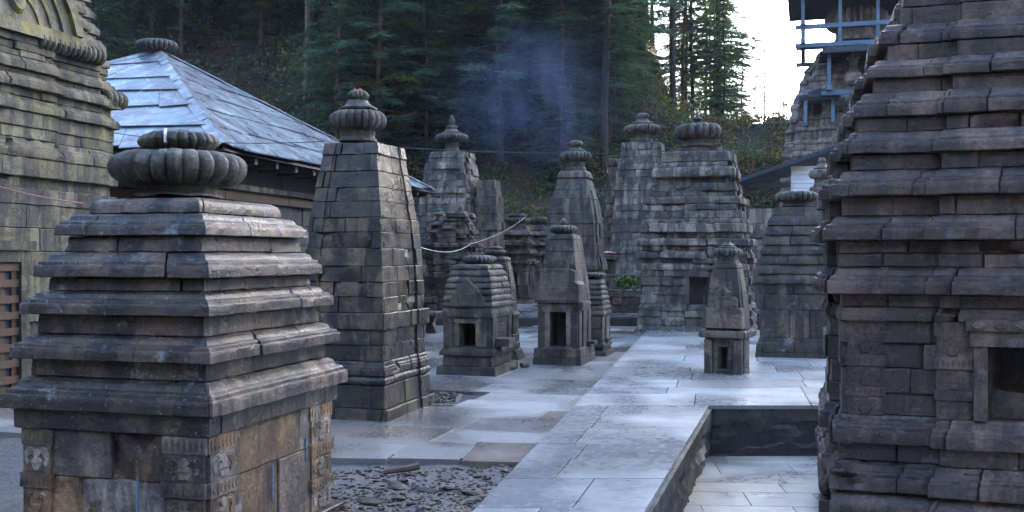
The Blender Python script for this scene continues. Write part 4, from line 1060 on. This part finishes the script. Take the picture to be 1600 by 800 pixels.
# ------------------------------------------------------------------ tall temple under a blue timber canopy
rng.seed(41)
cur = [(40, 1310, 1372), (70, 1290, 1388), (100, 1264, 1408), (150, 1245, 1425), (200, 1236, 1436), (260, 1229, 1443), (300, 1226, 1446), (440, 1222, 1450)]
BY = 35; fit = Fit(at(1338, BY), BY, cur, 1.0)
cs = lin('wall', 460, 300, 9, 'flat', [0, .06]) + lin('tower', 300, 62, 24, ('mould', 'flat', 'torus', 'flat'), [.05, 0, .05, .01], 1)
BT, _, ib = shrine('stone_temple', 'very tall carved temple wearing a blue timber canopy, behind the massive right temple', 'temple', fit, cs, M['far'], zbase=.0, steps=[(.62, .08)], blk=(.35, .9), jit=.02, amp=.006, sub=.3, gap=.012, depth=.3)
z = lambda py: zat(py, BY)
amalaka(BT, 0, 0, z(50), z(14), 1.05, (z(66), .7), 30, mat=M['far'], na=.006)
w, d, z0, _, _, _ = ib['tower'][10]
# carved front with roundels
Fb = F_front(-w * .54); mb = MB()
for (zc_, hw, hh) in ((z(262), .95, .6), (z(232), .85, .62), (z(204), .70, .6), (z(178), .5, .5)):
    mb.box((-hw, zc_ - hh / 2, -.9), (hw, zc_ + hh / 2 - .01, .35), None, lambda a, z_, o: Fb(a, z_, o))
    for sx in (-.55, 0, .55):
        for rr, oo in ((.26, .40), (.17, .45), (.08, .50)):
            mb.prism([(sx * hw * 1.1 + rr * math.cos(t * math.pi / 7), zc_ + rr * math.sin(t * math.pi / 7)) for t in range(14)], .3, oo, Fb, None, .03)
mb.build('carved_front', M['far'], BT, smooth=30)
mb = MB(); mb.lathe([(.2, z(150), 0), (.28, z(145), 0), (.26, z(135), 0), (.12, z(128), 0), (.13, z(115), 0), (.22, z(111), 0), (.2, z(105), 0), (.1, z(100), 0)], -.2, -w * .62, seg=20); mb.build('stone_vase', M['far'], BT)
def canopy(root, zb, zt, hw, hd, cy, npost, rail, name='canopy', rise=.9, ov=.55):
    mb = MB(); a, b = hw + ov, hd + ov
    for t in (0, -.06):
        q = [Vector((-a, cy - b, zt + t)), Vector((a, cy - b, zt + t)), Vector((a, cy + b, zt + t)), Vector((-a, cy + b, zt + t)), Vector((0, cy, zt + rise + t))]
        mb.add(q, [[0, 1, 4], [1, 2, 4], [2, 3, 4], [3, 0, 4]])
    mb.add([Vector((sx * aa, cy + sy * bb, zt + t)) for t in (0, -.06) for (sx, sy, aa, bb) in ((-1, -1, a, b), (1, -1, a, b), (1, 1, a, b), (-1, 1, a, b))], [[i, (i + 1) % 4, 4 + (i + 1) % 4, 4 + i] for i in range(4)])
    can = mb.build(name, M['darkroof'], root, smooth=0)
    pos = set()
    for k in range(npost):
        t = -1 + 2 * k / (npost - 1)
        for s in (-1, 1): pos.add((round(t * hw, 3), round(cy + s * hd, 3))); pos.add((round(s * hw, 3), round(cy + t * hd, 3)))
    for (x, y) in sorted(pos):
        mb = MB(); mb.box((x - .055, y - .055, zb), (x + .055, y + .055, zt - .065)); mb.build('post', M['bluewood'], can, smooth=0)
    for zz_ in rail:
        mb = MB(); e = .075
        mb.box((-hw - .25, cy - hd - e, zz_), (hw + .25, cy - hd + e, zz_ + .14)); mb.box((-hw - .25, cy + hd - e, zz_), (hw + .25, cy + hd + e, zz_ + .14))
        mb.box((-hw - e, cy - hd - .25, zz_ + .142), (-hw + e, cy + hd + .25, zz_ + .28)); mb.box((hw - e, cy - hd - .25, zz_ + .142), (hw + e, cy + hd + .25, zz_ + .28)); mb.build('beam', M['bluewood'], can, smooth=0)
    return can
canopy(BT, z(82), z(2), 1.75, 1.75, 0, 4, [z(58), z(86)], rise=1.1, ov=.5)
canopy(BT, z(168), z(106), .95, .6, -w * .62, 2, [z(168)], rise=.35, ov=.3)
c2 = canopy(BT, z(205), z(166), .42, .35, -w * .60, 2, [z(172)], rise=.3, ov=.2)
c2.location.x = -1.25
# lean-to at its foot
LB = thing('lean_to_building', 'low stone outbuilding with blue sheet lean-to roof and white boarded gable', 'outbuilding', (at(1235, 28), 28, 0.0), -TH)
rng.seed(42)
z = lambda py: zat(py, 27); xx = lambda px: (px - 1235) / 1600 * 27
mb = MB(); zz = 0; pb = plan(3.0, 2.6, []); pb = [p + Vector((.35, 0)) for p in pb]
for k in range(7):
    h = rng.uniform(.34, .48); core(mb, pb, pb, zz, zz + h); course(mb, pb, pb, zz, zz + h, profile('flat', .0, h, .02), (.4, 1.1), .2, .02, .02, .03, .012, .2, tilt=.02); zz += h
mb.build('wall', M['far'], LB)
mb = MB(); Fl = lambda a, z_, o: Vector((a, -1.3 - o, z_))
mb.prism([(xx(1160), z(286)), (xx(1300), z(240)), (xx(1300), z(234)), (xx(1160), z(280))], -3, .45, Fl); mb.build('roof', M['blueroof'], LB, smooth=0)
mb = MB()
for k in range(6): z_0 = z(302) + (z(261) - z(302)) * k / 6; mb.box((xx(1237), -1.40, z_0), (xx(1292), -1.36, z_0 + .105), None, jit=.004)
mb.build('white_boards', M['white'], LB, smooth=0).name = 'board_panel'
mb = MB(); mb.box((xx(1176), -1.5, z(294)), (xx(1236), -1.3, z(287))); mb.build('wall_timber', M['wood'], LB, smooth=0)

# ------------------------------------------------------------------ bench, planter, basket, pedestal, logs
BN = thing('stone_bench', 'pale stone bench on flared legs at the right foot of the dark tower', 'bench', (at(661, 21.2), 21.4, 0), -TH)
mb = MB(); mb.box((-.75, -.22, .36), (.36, .22, .45), None, ch=.02); mb.build('seat', M['pale'], BN)
for x in (-.45, .13):
    mb = MB(); mb.prism([(-.17, 0), (.17, 0), (.13, .1), (.09, .2), (.15, .355), (-.15, .355), (-.09, .2), (-.13, .1)], -.09, .09, lambda a, z_, o, x=x: Vector((x + a, o, z_)), None, .01); mb.build('leg', M['pale'], BN, smooth=30)
PL = thing('stone_planter', 'stone block planter wall left of the large layered slab temple', 'planter', (at(985, 25.2), 25.6, .2), -R(6))
rng.seed(43); mb = MB(); pb = plan(.95, .6, []); zz = 0
for k in range(3): core(mb, pb, pb, zz, zz + .19); course(mb, pb, pb, zz, zz + .19, profile('flat', .03 if k == 2 else 0, .19, .015), (.25, .5), .12, .01, .015, .012, .006, .1); zz += .19
mb.build('blocks', M['mid'], PL).name = 'block_wall'
mb = MB(); mb.box((-.38, -.2, .5), (.38, .2, .575)); mb.build('soil', M['earth'], PL, smooth=0)
def leaves(mb, pts, size, n, cols, flat=.4, r=rng):
    for (c, rad) in pts:
        for _ in range(n):
            v = Vector((r.gauss(0, 1), r.gauss(0, 1), r.gauss(0, 1))).normalized() * rad * r.random() ** .4
            p = c + v; a = Vector((r.gauss(0, 1), r.gauss(0, 1), r.gauss(0, flat))).normalized(); b = a.orthogonal().normalized()
            b = (b * math.cos(q := r.uniform(0, 6.28)) + a.cross(b) * math.sin(q)); s = size * r.uniform(.6, 1.4); k = r.choice(cols); f = r.uniform(.7, 1.3)
            mb.add([p - a * s * .5, p + b * s * .28, p + a * s * .5, p - b * s * .28], [[0, 1, 2, 3]], tuple(x * f for x in k))
mb = MB(); leaves(mb, [(Vector((rng.uniform(-.3, .3), rng.uniform(-.15, .15), rng.uniform(.02, .22))), .13) for _ in range(14)], .10, 24, [(.07, .15, .03), (.10, .19, .04), (.05, .10, .02)])
px_, py_ = PL.location.x, PL.location.y
o = tag(mb.build('leafy_plant', M['leaf'], smooth=0, loc=(px_, py_, .2 + .575)), 'fresh green leafy plant growing in the stone planter', 'plant')
BK = thing('mesh_basket', 'dark iron mesh litter basket with curled top edge before the stone planter', 'litter basket', (at(990, 24.6), 24.6, .2), 0)
mb = MB()
for k in range(9):
    for (x0_, x1_) in ((-.25, .25), (.25, -.25)):
        for sh in (-.5, 0, .5):
            pass
for k in range(-6, 7):
    for s in (-1, 1):
        a = Vector((-.24, -.16, .05 + k * .09)); b = Vector((.24, -.16, .05 + k * .09 + s * .5)); t0, t1 = 0, 1
        if s > 0:
            t0 = max(0, (0.05 - a.z) / .5); t1 = min(1, (.55 - a.z) / .5)
        else:
            t0 = max(0, (a.z - .55) / .5); t1 = min(1, (a.z - .05) / .5)
        if t1 - t0 > .05: mb.tube([a.lerp(b, t0), a.lerp(b, t1)], .007, 4)
mb.build('mesh', M['iron'], BK, smooth=0).name = 'wire_mesh'
mb = MB()
for x in (-.25, .25): mb.tube([(x, -.16, .0), (x, -.16, .6)], .014, 5); mb.tube([(x, .2, .0), (x, .2, .6)], .014, 5)
for zz in (.05, .55): mb.tube([(-.25, -.16, zz), (.25, -.16, zz), (.25, .2, zz), (-.25, .2, zz), (-.25, -.16, zz)], .012, 5)
for s in (-1, 1): mb.tube([(s * .25, -.16, .55), (s * .2, -.16, .66), (s * .12, -.16, .7), (s * .05, -.16, .64), (0, -.16, .56)], .016, 5)
mb.build('frame', M['iron'], BK, smooth=0)
PD = thing('stone_pedestal', 'dark slab pedestal in the gap between the ashlar temple and block-built temple', 'pedestal', (at(953, 27), 27, .2), 0)
z = lambda py: zat(py, 27) - .2
mb = MB(); mb.box((-.30, -.25, z(405)), (.24, .25, z(399)), None, ch=.01); mb.build('top_slab', M['wallrough'], PD)
mb = MB(); mb.box((-.14, -.12, z(428)), (.14, .12, z(405.2))); mb.build('post', M['wallrough'], PD)
mb = MB(); mb.box((-.45, -.3, z(433)), (.6, .3, z(428.2)), None, ch=.01); mb.build('lower_slab', M['wallrough'], PD)
for x in (-.36, .42):
    mb = MB(); mb.box((x - .09, -.2, 0), (x + .09, .25, z(433.2))); mb.build('support', M['wallrough'], PD)
mb = MB(); n_ = 10; vs = []
for j in range(n_ + 1):
    for i in range(n_ + 1):
        x, y = -.2 + .4 * i / n_, -.15 + .3 * j / n_; vs.append(Vector((x, y, .05 + .07 * math.exp(-(x * x + y * y) * 30) + .04 * noise.noise(Vector((x * 9, y * 9, 1))))))
mb.add(vs, [[j * 11 + i, j * 11 + i + 1, (j + 1) * 11 + i + 1, (j + 1) * 11 + i] for j in range(n_) for i in range(n_)])
tag(mb.build('cloth', M['pinkcloth'], loc=(at(951, 27), 27, zat(399.5, 27))), 'crumpled pink cloth on top of the dark slab pedestal', 'cloth')
def log(p, L, r, ang, label, cat='log'):
    mb = MB(); mb.tube([(-L / 2, 0, 0), (-L / 4, .004, .003), (L / 4, 0, 0), (L / 2, .004, 0)], r, 9)
    o = mb.build('wooden_log', M['log'], loc=(p[0], p[1], p[2])); o.rotation_euler = (0, 0, ang); return tag(o, label, cat)
log((at(795, 14.4), 14.4, .035), .26, .045, R(50), 'short round log lying against the plinth corner of the stacked-roof door shrine')
log((at(820, 14.75), 14.75, .03), .13, .038, R(40), 'stubby log end lying on wet paving between the two door shrines')

# loose stones and a piece of timber on the bare earth
rng.seed(51)
def chip(seed, s):
    r = RG(seed); bm = bmesh.new()
    for _ in range(16): bm.verts.new(Vector((r.gauss(0, 1) * s, r.gauss(0, .65) * s, r.gauss(0, .28) * s)).normalized() * s * r.uniform(.7, 1) * 1) if False else bm.verts.new((r.uniform(-1, 1) * s, r.uniform(-.65, .65) * s, r.uniform(-.26, .26) * s))
    bmesh.ops.convex_hull(bm, input=bm.verts)
    me = bpy.data.meshes.new('stone_chip'); bm.to_mesh(me); bm.free(); 
    at_ = me.attributes.new('blk', 'FLOAT_COLOR', 'FACE'); k = (r.random(), r.random(), r.random(), 1); at_.data.foreach_set('color', list(k) * len(me.polygons))
    me.materials.append(M['pale'] if r.random() < .5 else M['mid']); return me
chips = [chip(k, .1) for k in range(8)]
def onbare(px, py):
    Y = 1.655 * 1600 / (py - 400); return at(px, Y), Y
spots = []
while len(spots) < 70:
    px, py = rng.uniform(525, 800), rng.uniform(728, 815)
    x, y = onbare(px, py)
    if x > LWX(y) - .06 or x < -1.55 + (y - 5.3) * .25 or y > 7.9: continue
    spots.append((x, y))
for i, (x, y) in enumerate(spots):
    o = bpy.data.objects.new('stone_chip', chips[i % 8]); COL.objects.link(o); s = rng.choice([.13, .17, .22, .28, .36, .55]); o.scale = (s, s, s * 1.1)
    o.location = (x, y, ez(x, y) + s * .018); o.rotation_euler = (rng.gauss(0, .25), rng.gauss(0, .25), rng.uniform(0, 6.3))
    tag(o, 'broken grey stone chip lying on the bare earth beside the walkway', 'stone', 'stone chips on the bare earth')
for (px, py, s, m_, lab) in ((618, 763, .95, 0, 'long thin pale stone splinter on the bare earth'), (733, 772, .75, 3, 'whitish pointed stone chip on the bare earth close to the walkway'), (665, 768, .7, 5, 'blocky brown stone lying mid way across the bare earth'), (580, 788, .9, 2, 'dark flat stone near the plinth of the front shrine'), (623, 784, .6, 6, 'pale angular stone below the long splinter on the bare earth')):
    x, y = onbare(px, py); o = bpy.data.objects.new('loose_stone', chips[m_].copy()); COL.objects.link(o); o.scale = (s * 1.25, s * .8, s * .9); o.location = (x, y, ez(x, y) + s * .02); o.rotation_euler = (.1, .1, -.2); tag(o, lab, 'stone')
x, y = onbare(626, 742); mb = MB(); mb.tube([(-.13, -.02, 0), (-.04, .0, .012), (.06, .03, .02), (.13, .06, .03)], .022, 7, r1=.03)
tag(mb.build('timber_piece', M['log'], loc=(x, y, ez(x, y) + .025)), 'split piece of brown timber on the bare earth', 'timber')
mb = MB()
for _ in range(1500):
    px, py = rng.uniform(500, 815), rng.uniform(718, 830); x, y = onbare(px, py)
    if x > LWX(y) - .03 or y > 8.0: continue
    s = rng.uniform(.004, .016); mb.box((x - s, y - s * .7, ez(x, y) - s * .4), (x + s, y + s * .7, ez(x, y) + s * .6), None, jit=s * .5)
for _ in range(260):
    x, y = rng.uniform(at(655, 11.8), at(712, 11.8)), rng.uniform(11.4, 12.3); s = rng.uniform(.006, .02); mb.box((x - s, y - s * .7, -.05), (x + s, y + s * .7, -.044 + s), None, jit=s * .5)
tag(mb.build('gravel', M['mid'], smooth=0), 'fine grey grit scattered over the bare earth', 'gravel', kind='stuff')

# ------------------------------------------------------------------ cables
def cable(name, label, pts, r, mat, sag=0, n=24, cat='cable'):
    P = [Vector(p) for p in pts]; q = []
    for a, b in zip(P, P[1:]):
        for k in range(n): t = k / n; v = a.lerp(b, t); v.z -= sag * 4 * t * (1 - t); q.append(v)
    q.append(P[-1]); mb = MB(); mb.tube(q, r, 5); return tag(mb.build(name, mat, smooth=80), label, cat)
pp = lambda px, py, Y: (at(px, Y), Y, zat(py, Y))
cable('overhead_wire', 'thin dark wire strung across above the temples in front of the forest', [pp(615, 230, 28.5), pp(1240, 224, 34)], .014, M['wire'], .25)
cable('roof_wire', 'thin wire running low across the blue slate roof', [pp(150, 203, 13.9), pp(505, 221, 11.2)], .005, M['wire'], .08)
cable('white_cord', 'white cord hanging slack from the dark tower towards the squat far shrine', [pp(656, 386, 11.2), pp(735, 381, 20), pp(822, 338, 30)], .005, M['whitewire'], .10)
cable('pink_cord', 'pink cord stretched down from the left temple towards the front shrine', [pp(-10, 288, 11.0), pp(130, 318, 6.7)], .006, M['pink'], .02)
cable('pink_cord', 'pink cord looped over the lattice door frame of the left temple', [pp(-8, 406, 11.4), pp(38, 408, 12.0), pp(43, 415, 12.1), pp(40, 470, 12.1), pp(32, 490, 12.0), pp(20, 496, 11.9)], .010, M['pink'], .0, 6)

# ------------------------------------------------------------------ deodar forest
def deodar(seed, H, Rr, base=.12, dens=1.0, dead_top=False, droop=.13):
    r = RG(seed); T = MB(); lean = (r.gauss(0, .012), r.gauss(0, .012)); r0 = .0052 * H + .04
    ax = lambda z_: Vector((lean[0] * z_ + .05 * math.sin(z_ * .7 + seed), lean[1] * z_ + .05 * math.cos(z_ * .6 + seed), z_))
    T.tube([ax(H * k / 14) - Vector((0, 0, .6 if k == 0 else 0)) for k in range(15)], r0, 9, r1=.025)
    Cn = MB(); z_ = H * base; top = H * (.9 if dead_top else .985)
    while z_ < H * .99:
        t = (z_ - H * base) / (H * (1 - base)); L0 = Rr * (min(1, .55 + t * 2.5)) * (1 - t ** 1.5) + .25
        if r.random() < .12: L0 *= .5
        nb = 3 + (r.random() < .6)
        a0 = r.uniform(0, 6.28)
        for k in range(nb):
            if r.random() > dens: continue
            a = a0 + 6.28 * k / nb + r.uniform(-.5, .5); L = L0 * r.uniform(.55, 1.12); d = Vector((math.cos(a), math.sin(a), 0)); up = r.uniform(.02, .22)
            P = lambda s: ax(z_) + d * (L * s) + Vector((0, 0, L * (up * s - (droop + up) * s * s)))
            dead = dead_top and t > .72
            T.tube([P(0), P(.35), P(.7), P(1.0)], .012 + .012 * L, 4, r1=.006)
            if dead: continue
            tone = r.uniform(.65, 1.35); yel = r.random() < .07
            m = max(3, int(L / .20))
            for i in range(m):
                s = .16 + .86 * (i + r.random()) / m; c = P(min(s, 1.05)); wd = (.25 + .55 * math.sin(min(1, s) * 2.6)) * min(1, .45 + L * .22)
                for sd in (-1, 1, 0):
                    if r.random() < .08: continue
                    for rep in range(4):
                        ang = a + sd * r.uniform(.5, 1.25) + r.uniform(-.2, .2); ln = wd * r.uniform(.45, .95) * (1 if sd else .7)
                        e = Vector((math.cos(ang), math.sin(ang), -r.uniform(-.02, .42))).normalized(); sdv = Vector((-math.sin(ang), math.cos(ang), r.uniform(-.5, .5))).normalized(); hw = r.uniform(.018, .045)
                        o_ = c + Vector((r.gauss(0, .05), r.gauss(0, .05), r.gauss(0, .05)))
                        f = tone * r.uniform(.7, 1.3); k3 = (.14, .14, .03) if yel else (.085, .138, .095)
                        Cn.add([o_, o_ + e * ln * .45 + sdv * hw, o_ + e * ln, o_ + e * ln * .5 - sdv * hw], [[0, 1, 2, 3]], tuple(x * f for x in k3))
        z_ += r.uniform(.24, .42) * (1 if H > 10 else .8)
    return T, Cn
def mesh_of(mb, name, mat, smooth):
    o = mb.build(name, mat, smooth=smooth); me = o.data; bpy.data.objects.remove(o); return me
VAR = []
for k, (H, Rr, base, dens, bk) in enumerate(((19, 3.0, .04, .95, 'bark'), (23, 3.3, .08, .9, 'bark'), (16, 2.7, .03, .97, 'bark2'), (25, 3.6, .14, .85, 'bark'), (21, 2.5, .05, .9, 'bark2'), (11, 2.3, .02, .95, 'bark'), (22, 2.2, .22, .7, 'bark'), (21, 3.2, .15, .6, 'bark'), (19, 3.0, .2, .5, 'bark2'))):
    T, Cn = deodar(100 + k, H, Rr, base, dens); VAR.append((mesh_of(T, 'trunk', M[bk], 60), mesh_of(Cn, 'crown', M['leaf'], 0), H))
def tree(v, X, Y, s, rz, label, group=None, z_=None, name='deodar_tree'):
    tk, cr, H = v
    root = thing(name, label, 'tree', (X, Y, (hill(X, Y) if z_ is None else z_) - .1), rz, group); root.scale = (s, s, s)
    for nm, me in (('trunk', tk), ('crown', cr)):
        o = bpy.data.objects.new(nm, me); COL.objects.link(o); o.parent = root
    return root
rng.seed(61)
placed = []
def far_enough(x, y, dmin): return all((x - a) ** 2 + (y - b) ** 2 > dmin * dmin for a, b in placed)
# singled-out trees
T, Cn = deodar(201, 17, 2.2, .62, .7); vb = (mesh_of(T, 'trunk', M['bark2'], 60), mesh_of(Cn, 'crown', M['leaf'], 0), 17)
Y = 42.5; tree(vb, at(478, Y), Y, 1.05, .4, 'deodar with tall bare pale trunk rising just behind the slate roof'); placed.append((at(478, Y), Y))
T, Cn = deodar(202, 26, 4.2, .34, .8); vg = (mesh_of(T, 'trunk', M['bark'], 60), mesh_of(Cn, 'crown', M['leaf'], 0), 26); vg[0].transform(Matrix.Scale(1.5, 4, (1, 0, 0)) @ Matrix.Scale(1.5, 4, (0, 1, 0)))
Y = 46; tree(vg, at(585, Y), Y, 1.0, 1.0, 'thick dark-trunked deodar above the dark tower\'s finial'); placed.append((at(585, Y), Y))
T, Cn = deodar(203, 20, 4.9, .10, .95, droop=.1); v3 = (mesh_of(T, 'trunk', M['bark'], 60), mesh_of(Cn, 'crown', M['leaf'], 0), 20)
Y = 43; tree(v3, at(912, Y), Y, 1.0, 2.0, 'broad full deodar with spreading tiers above the slim ashlar temple'); placed.append((at(912, Y), Y))
T, Cn = deodar(204, 17, 2.3, .45, .6, dead_top=True); v4 = (mesh_of(T, 'trunk', M['bark2'], 60), mesh_of(Cn, 'crown', M['leaf'], 0), 17)
Y = 66; tree(v4, at(1195, Y), Y, .66, .9, 'sunlit pale deodar with dead crooked top standing alone on the ridge'); placed.append((at(1195, Y), Y))
T, Cn = deodar(205, 24, 3.0, .24, .8); v5 = (mesh_of(T, 'trunk', M['bark'], 60), mesh_of(Cn, 'crown', M['leaf'], 0), 24)
Y = 50; tree(v5, at(1053, Y), Y, .98, .9, 'ivy-dark thick trunked deodar straight above the layered slab temple'); placed.append((at(1053, Y), Y))
Y = 52; tree(VAR[7], at(1124, Y), Y, .72, .9, 'thin straight deodar silhouetted against the white sky right of the layered temple'); placed.append((at(1124, Y), Y))
# the wood on the slope: nothing tells these apart
n = 0; tries = 0
while n < 70 and tries < 9000:
    tries += 1
    px = rng.uniform(130, 1010); Y = rng.uniform(38.5, 62); X = at(px, Y)
    if 150 < px < 470 and (Y < 47 or rng.random() < .35): continue
    if not far_enough(X, Y, 2.3 if Y > 44 else 3.0): continue
    v = VAR[rng.choice([0, 1, 2, 4, 4, 5, 6, 3, 0, 2])]; placed.append((X, Y)); n += 1
    tree(v, X, Y, rng.uniform(.75, 1.1), rng.uniform(0, 6.28), 'tall dark deodar among many on the steep shaded forest slope', 'deodars on the forest slope')
n = 0; tries = 0
while n < 24 and tries < 4000:
    tries += 1
    px = rng.uniform(540, 990); Y = rng.uniform(38.2, 45); X = at(px, Y)
    if not far_enough(X, Y, 1.6): continue
    placed.append((X, Y)); n += 1
    tree(VAR[rng.choice([5, 5, 2])], X, Y, rng.uniform(.55, .95), rng.uniform(0, 6.28), 'low bushy young deodar at the foot of the forest slope', 'young deodars at the foot of the slope')
n = 0; tries = 0
while n < 20 and tries < 4000:
    tries += 1
    px = rng.uniform(985, 1160) if rng.random() < .8 else rng.uniform(1150, 1240); Y = rng.uniform(46, 74); X = at(px, Y)
    if not far_enough(X, Y, 1.7): continue
    v = VAR[rng.choice([7, 8, 6, 6, 7, 4])] if px < 1130 else VAR[5]; placed.append((X, Y)); n += 1
    s = rng.uniform(.62, .95) if px < 1130 else rng.uniform(.45, .75)
    tree(v, X, Y, s, rng.uniform(0, 6.28), 'deodar standing on the open ridge against the bright sky', 'deodars on the sunny ridge')

# undergrowth on the slope
rng.seed(71); mb = MB(); r = rng
cols = [((.085, .11, .04), 5), ((.065, .10, .06), 6), ((.17, .17, .04), 2), ((.20, .145, .06), 2), ((.20, .10, .05), 1), ((.11, .15, .085), 3)]
bag = [c for c, k in cols for _ in range(k)]
import itertools
for _ in range(4800):
    px = r.uniform(130, 1290) if r.random() < .85 else r.uniform(1030, 1290); Y = 34.6 + 20 * r.random() ** 1.6 if px < 1030 else 35 + 40 * r.random() ** 2.2; X = at(px, Y); h = hill(X, Y); k = r.choice(bag); rad = r.uniform(.3, 1.05); sz = r.uniform(.07, .17)
    if 300 < px < 430 and r.random() < .45: k = (.12, .065, .04); rad *= .5
    if px < 470 and r.random() < .4: rad *= 1.5; sz *= 1.5
    if 1100 < px and r.random() < .5: k = (.16, .085, .05); rad *= .55
    for _ in range(32):
        v = Vector((r.gauss(0, 1), r.gauss(0, 1), abs(r.gauss(0, .7)))).normalized() * rad * r.random() ** .5; p = Vector((X, Y, h)) + v
        a = Vector((r.gauss(0, 1), r.gauss(0, 1), r.gauss(0, .7))).normalized(); b = a.orthogonal().normalized(); q = r.uniform(0, 6.28); b = b * math.cos(q) + a.cross(b) * math.sin(q); s = sz * r.uniform(.6, 1.4); f = r.uniform(.6, 1.4)
        mb.add([p - a * s * .5, p + b * s * .3, p + a * s * .5, p - b * s * .3], [[0, 1, 2, 3]], tuple(x * f for x in k))
tag(mb.build('undergrowth', M['leaf'], smooth=0), 'tangled dark shrubs and dry brush covering the forest slope', 'undergrowth', kind='stuff')

# ------------------------------------------------------------------ blue wood smoke drifting up before the trees
m = bpy.data.materials.new('smoke'); m.use_nodes = True; t = m.node_tree
for nd in list(t.nodes): t.nodes.remove(nd)
o_ = t.nodes.new('ShaderNodeOutputMaterial'); pv = t.nodes.new('ShaderNodeVolumePrincipled'); t.links.new(pv.outputs[0], o_.inputs['Volume'])
pv.inputs['Color'].default_value = (.40, .51, .85, 1); pv.inputs['Anisotropy'].default_value = .2
n_ = NB(t); nz = n_.ramp(n_.noise(.5, 6, .7, sc=(1.3, 1, .7), loc=(3, 1, 0), dist=1.1), .40, .70)
ln = t.nodes.new('ShaderNodeTexGradient'); ln.gradient_type = 'SPHERICAL'; SC = (at(828, 33.6), 33.6, zat(150, 33.6)); gm = t.nodes.new('ShaderNodeNewGeometry'); mp_ = t.nodes.new('ShaderNodeMapping')
mp_.inputs['Scale'].default_value = (1 / 3.6, 1 / 1.6, 1 / 2.9); mp_.inputs['Location'].default_value = (-SC[0] / 3.6, -SC[1] / 1.6, -SC[2] / 2.9); t.links.new(gm.outputs['Position'], mp_.inputs[0]); mp = mp_.outputs[0]; t.links.new(mp, ln.inputs[0])
fall = n_.ramp(ln.outputs['Fac'], .05, .75, 0, 1)
dn = n_.math('MULTIPLY', n_.math('MULTIPLY', nz, fall), .24); t.links.new(dn, pv.inputs['Density'])
mb = MB(); 
nu, nv = 20, 12; vs = []
for j in range(nv + 1):
    ph = math.pi * j / nv
    for i in range(nu):
        th = 2 * math.pi * i / nu; vs.append(Vector(SC) + Vector((3.6 * math.sin(ph) * math.cos(th), 1.6 * math.sin(ph) * math.sin(th), 2.9 * math.cos(ph))))
mb.add(vs, [[(j + 1) * nu + i, (j + 1) * nu + (i + 1) % nu, j * nu + (i + 1) % nu, j * nu + i] for j in range(nv) for i in range(nu)])
so_ = mb.build('smoke', m, smooth=180)
tag(so_, 'thin blue wood smoke drifting up in front of the dark trees', 'smoke', kind='stuff')

# ------------------------------------------------------------------ thin smoky valley air
m = bpy.data.materials.new('haze'); m.use_nodes = True; t = m.node_tree
for nd in list(t.nodes): t.nodes.remove(nd)
o_ = t.nodes.new('ShaderNodeOutputMaterial'); pv = t.nodes.new('ShaderNodeVolumePrincipled'); t.links.new(pv.outputs[0], o_.inputs['Volume'])
pv.inputs['Color'].default_value = (.80, .85, .95, 1); pv.inputs['Density'].default_value = .0003; pv.inputs['Anisotropy'].default_value = .0
mb = MB(); mb.box((-230, -130, -17), (230, 410, 75)); hz = mb.build('haze', m, smooth=0)
tag(hz, 'thin bluish smoky air filling the valley', 'haze', kind='stuff')
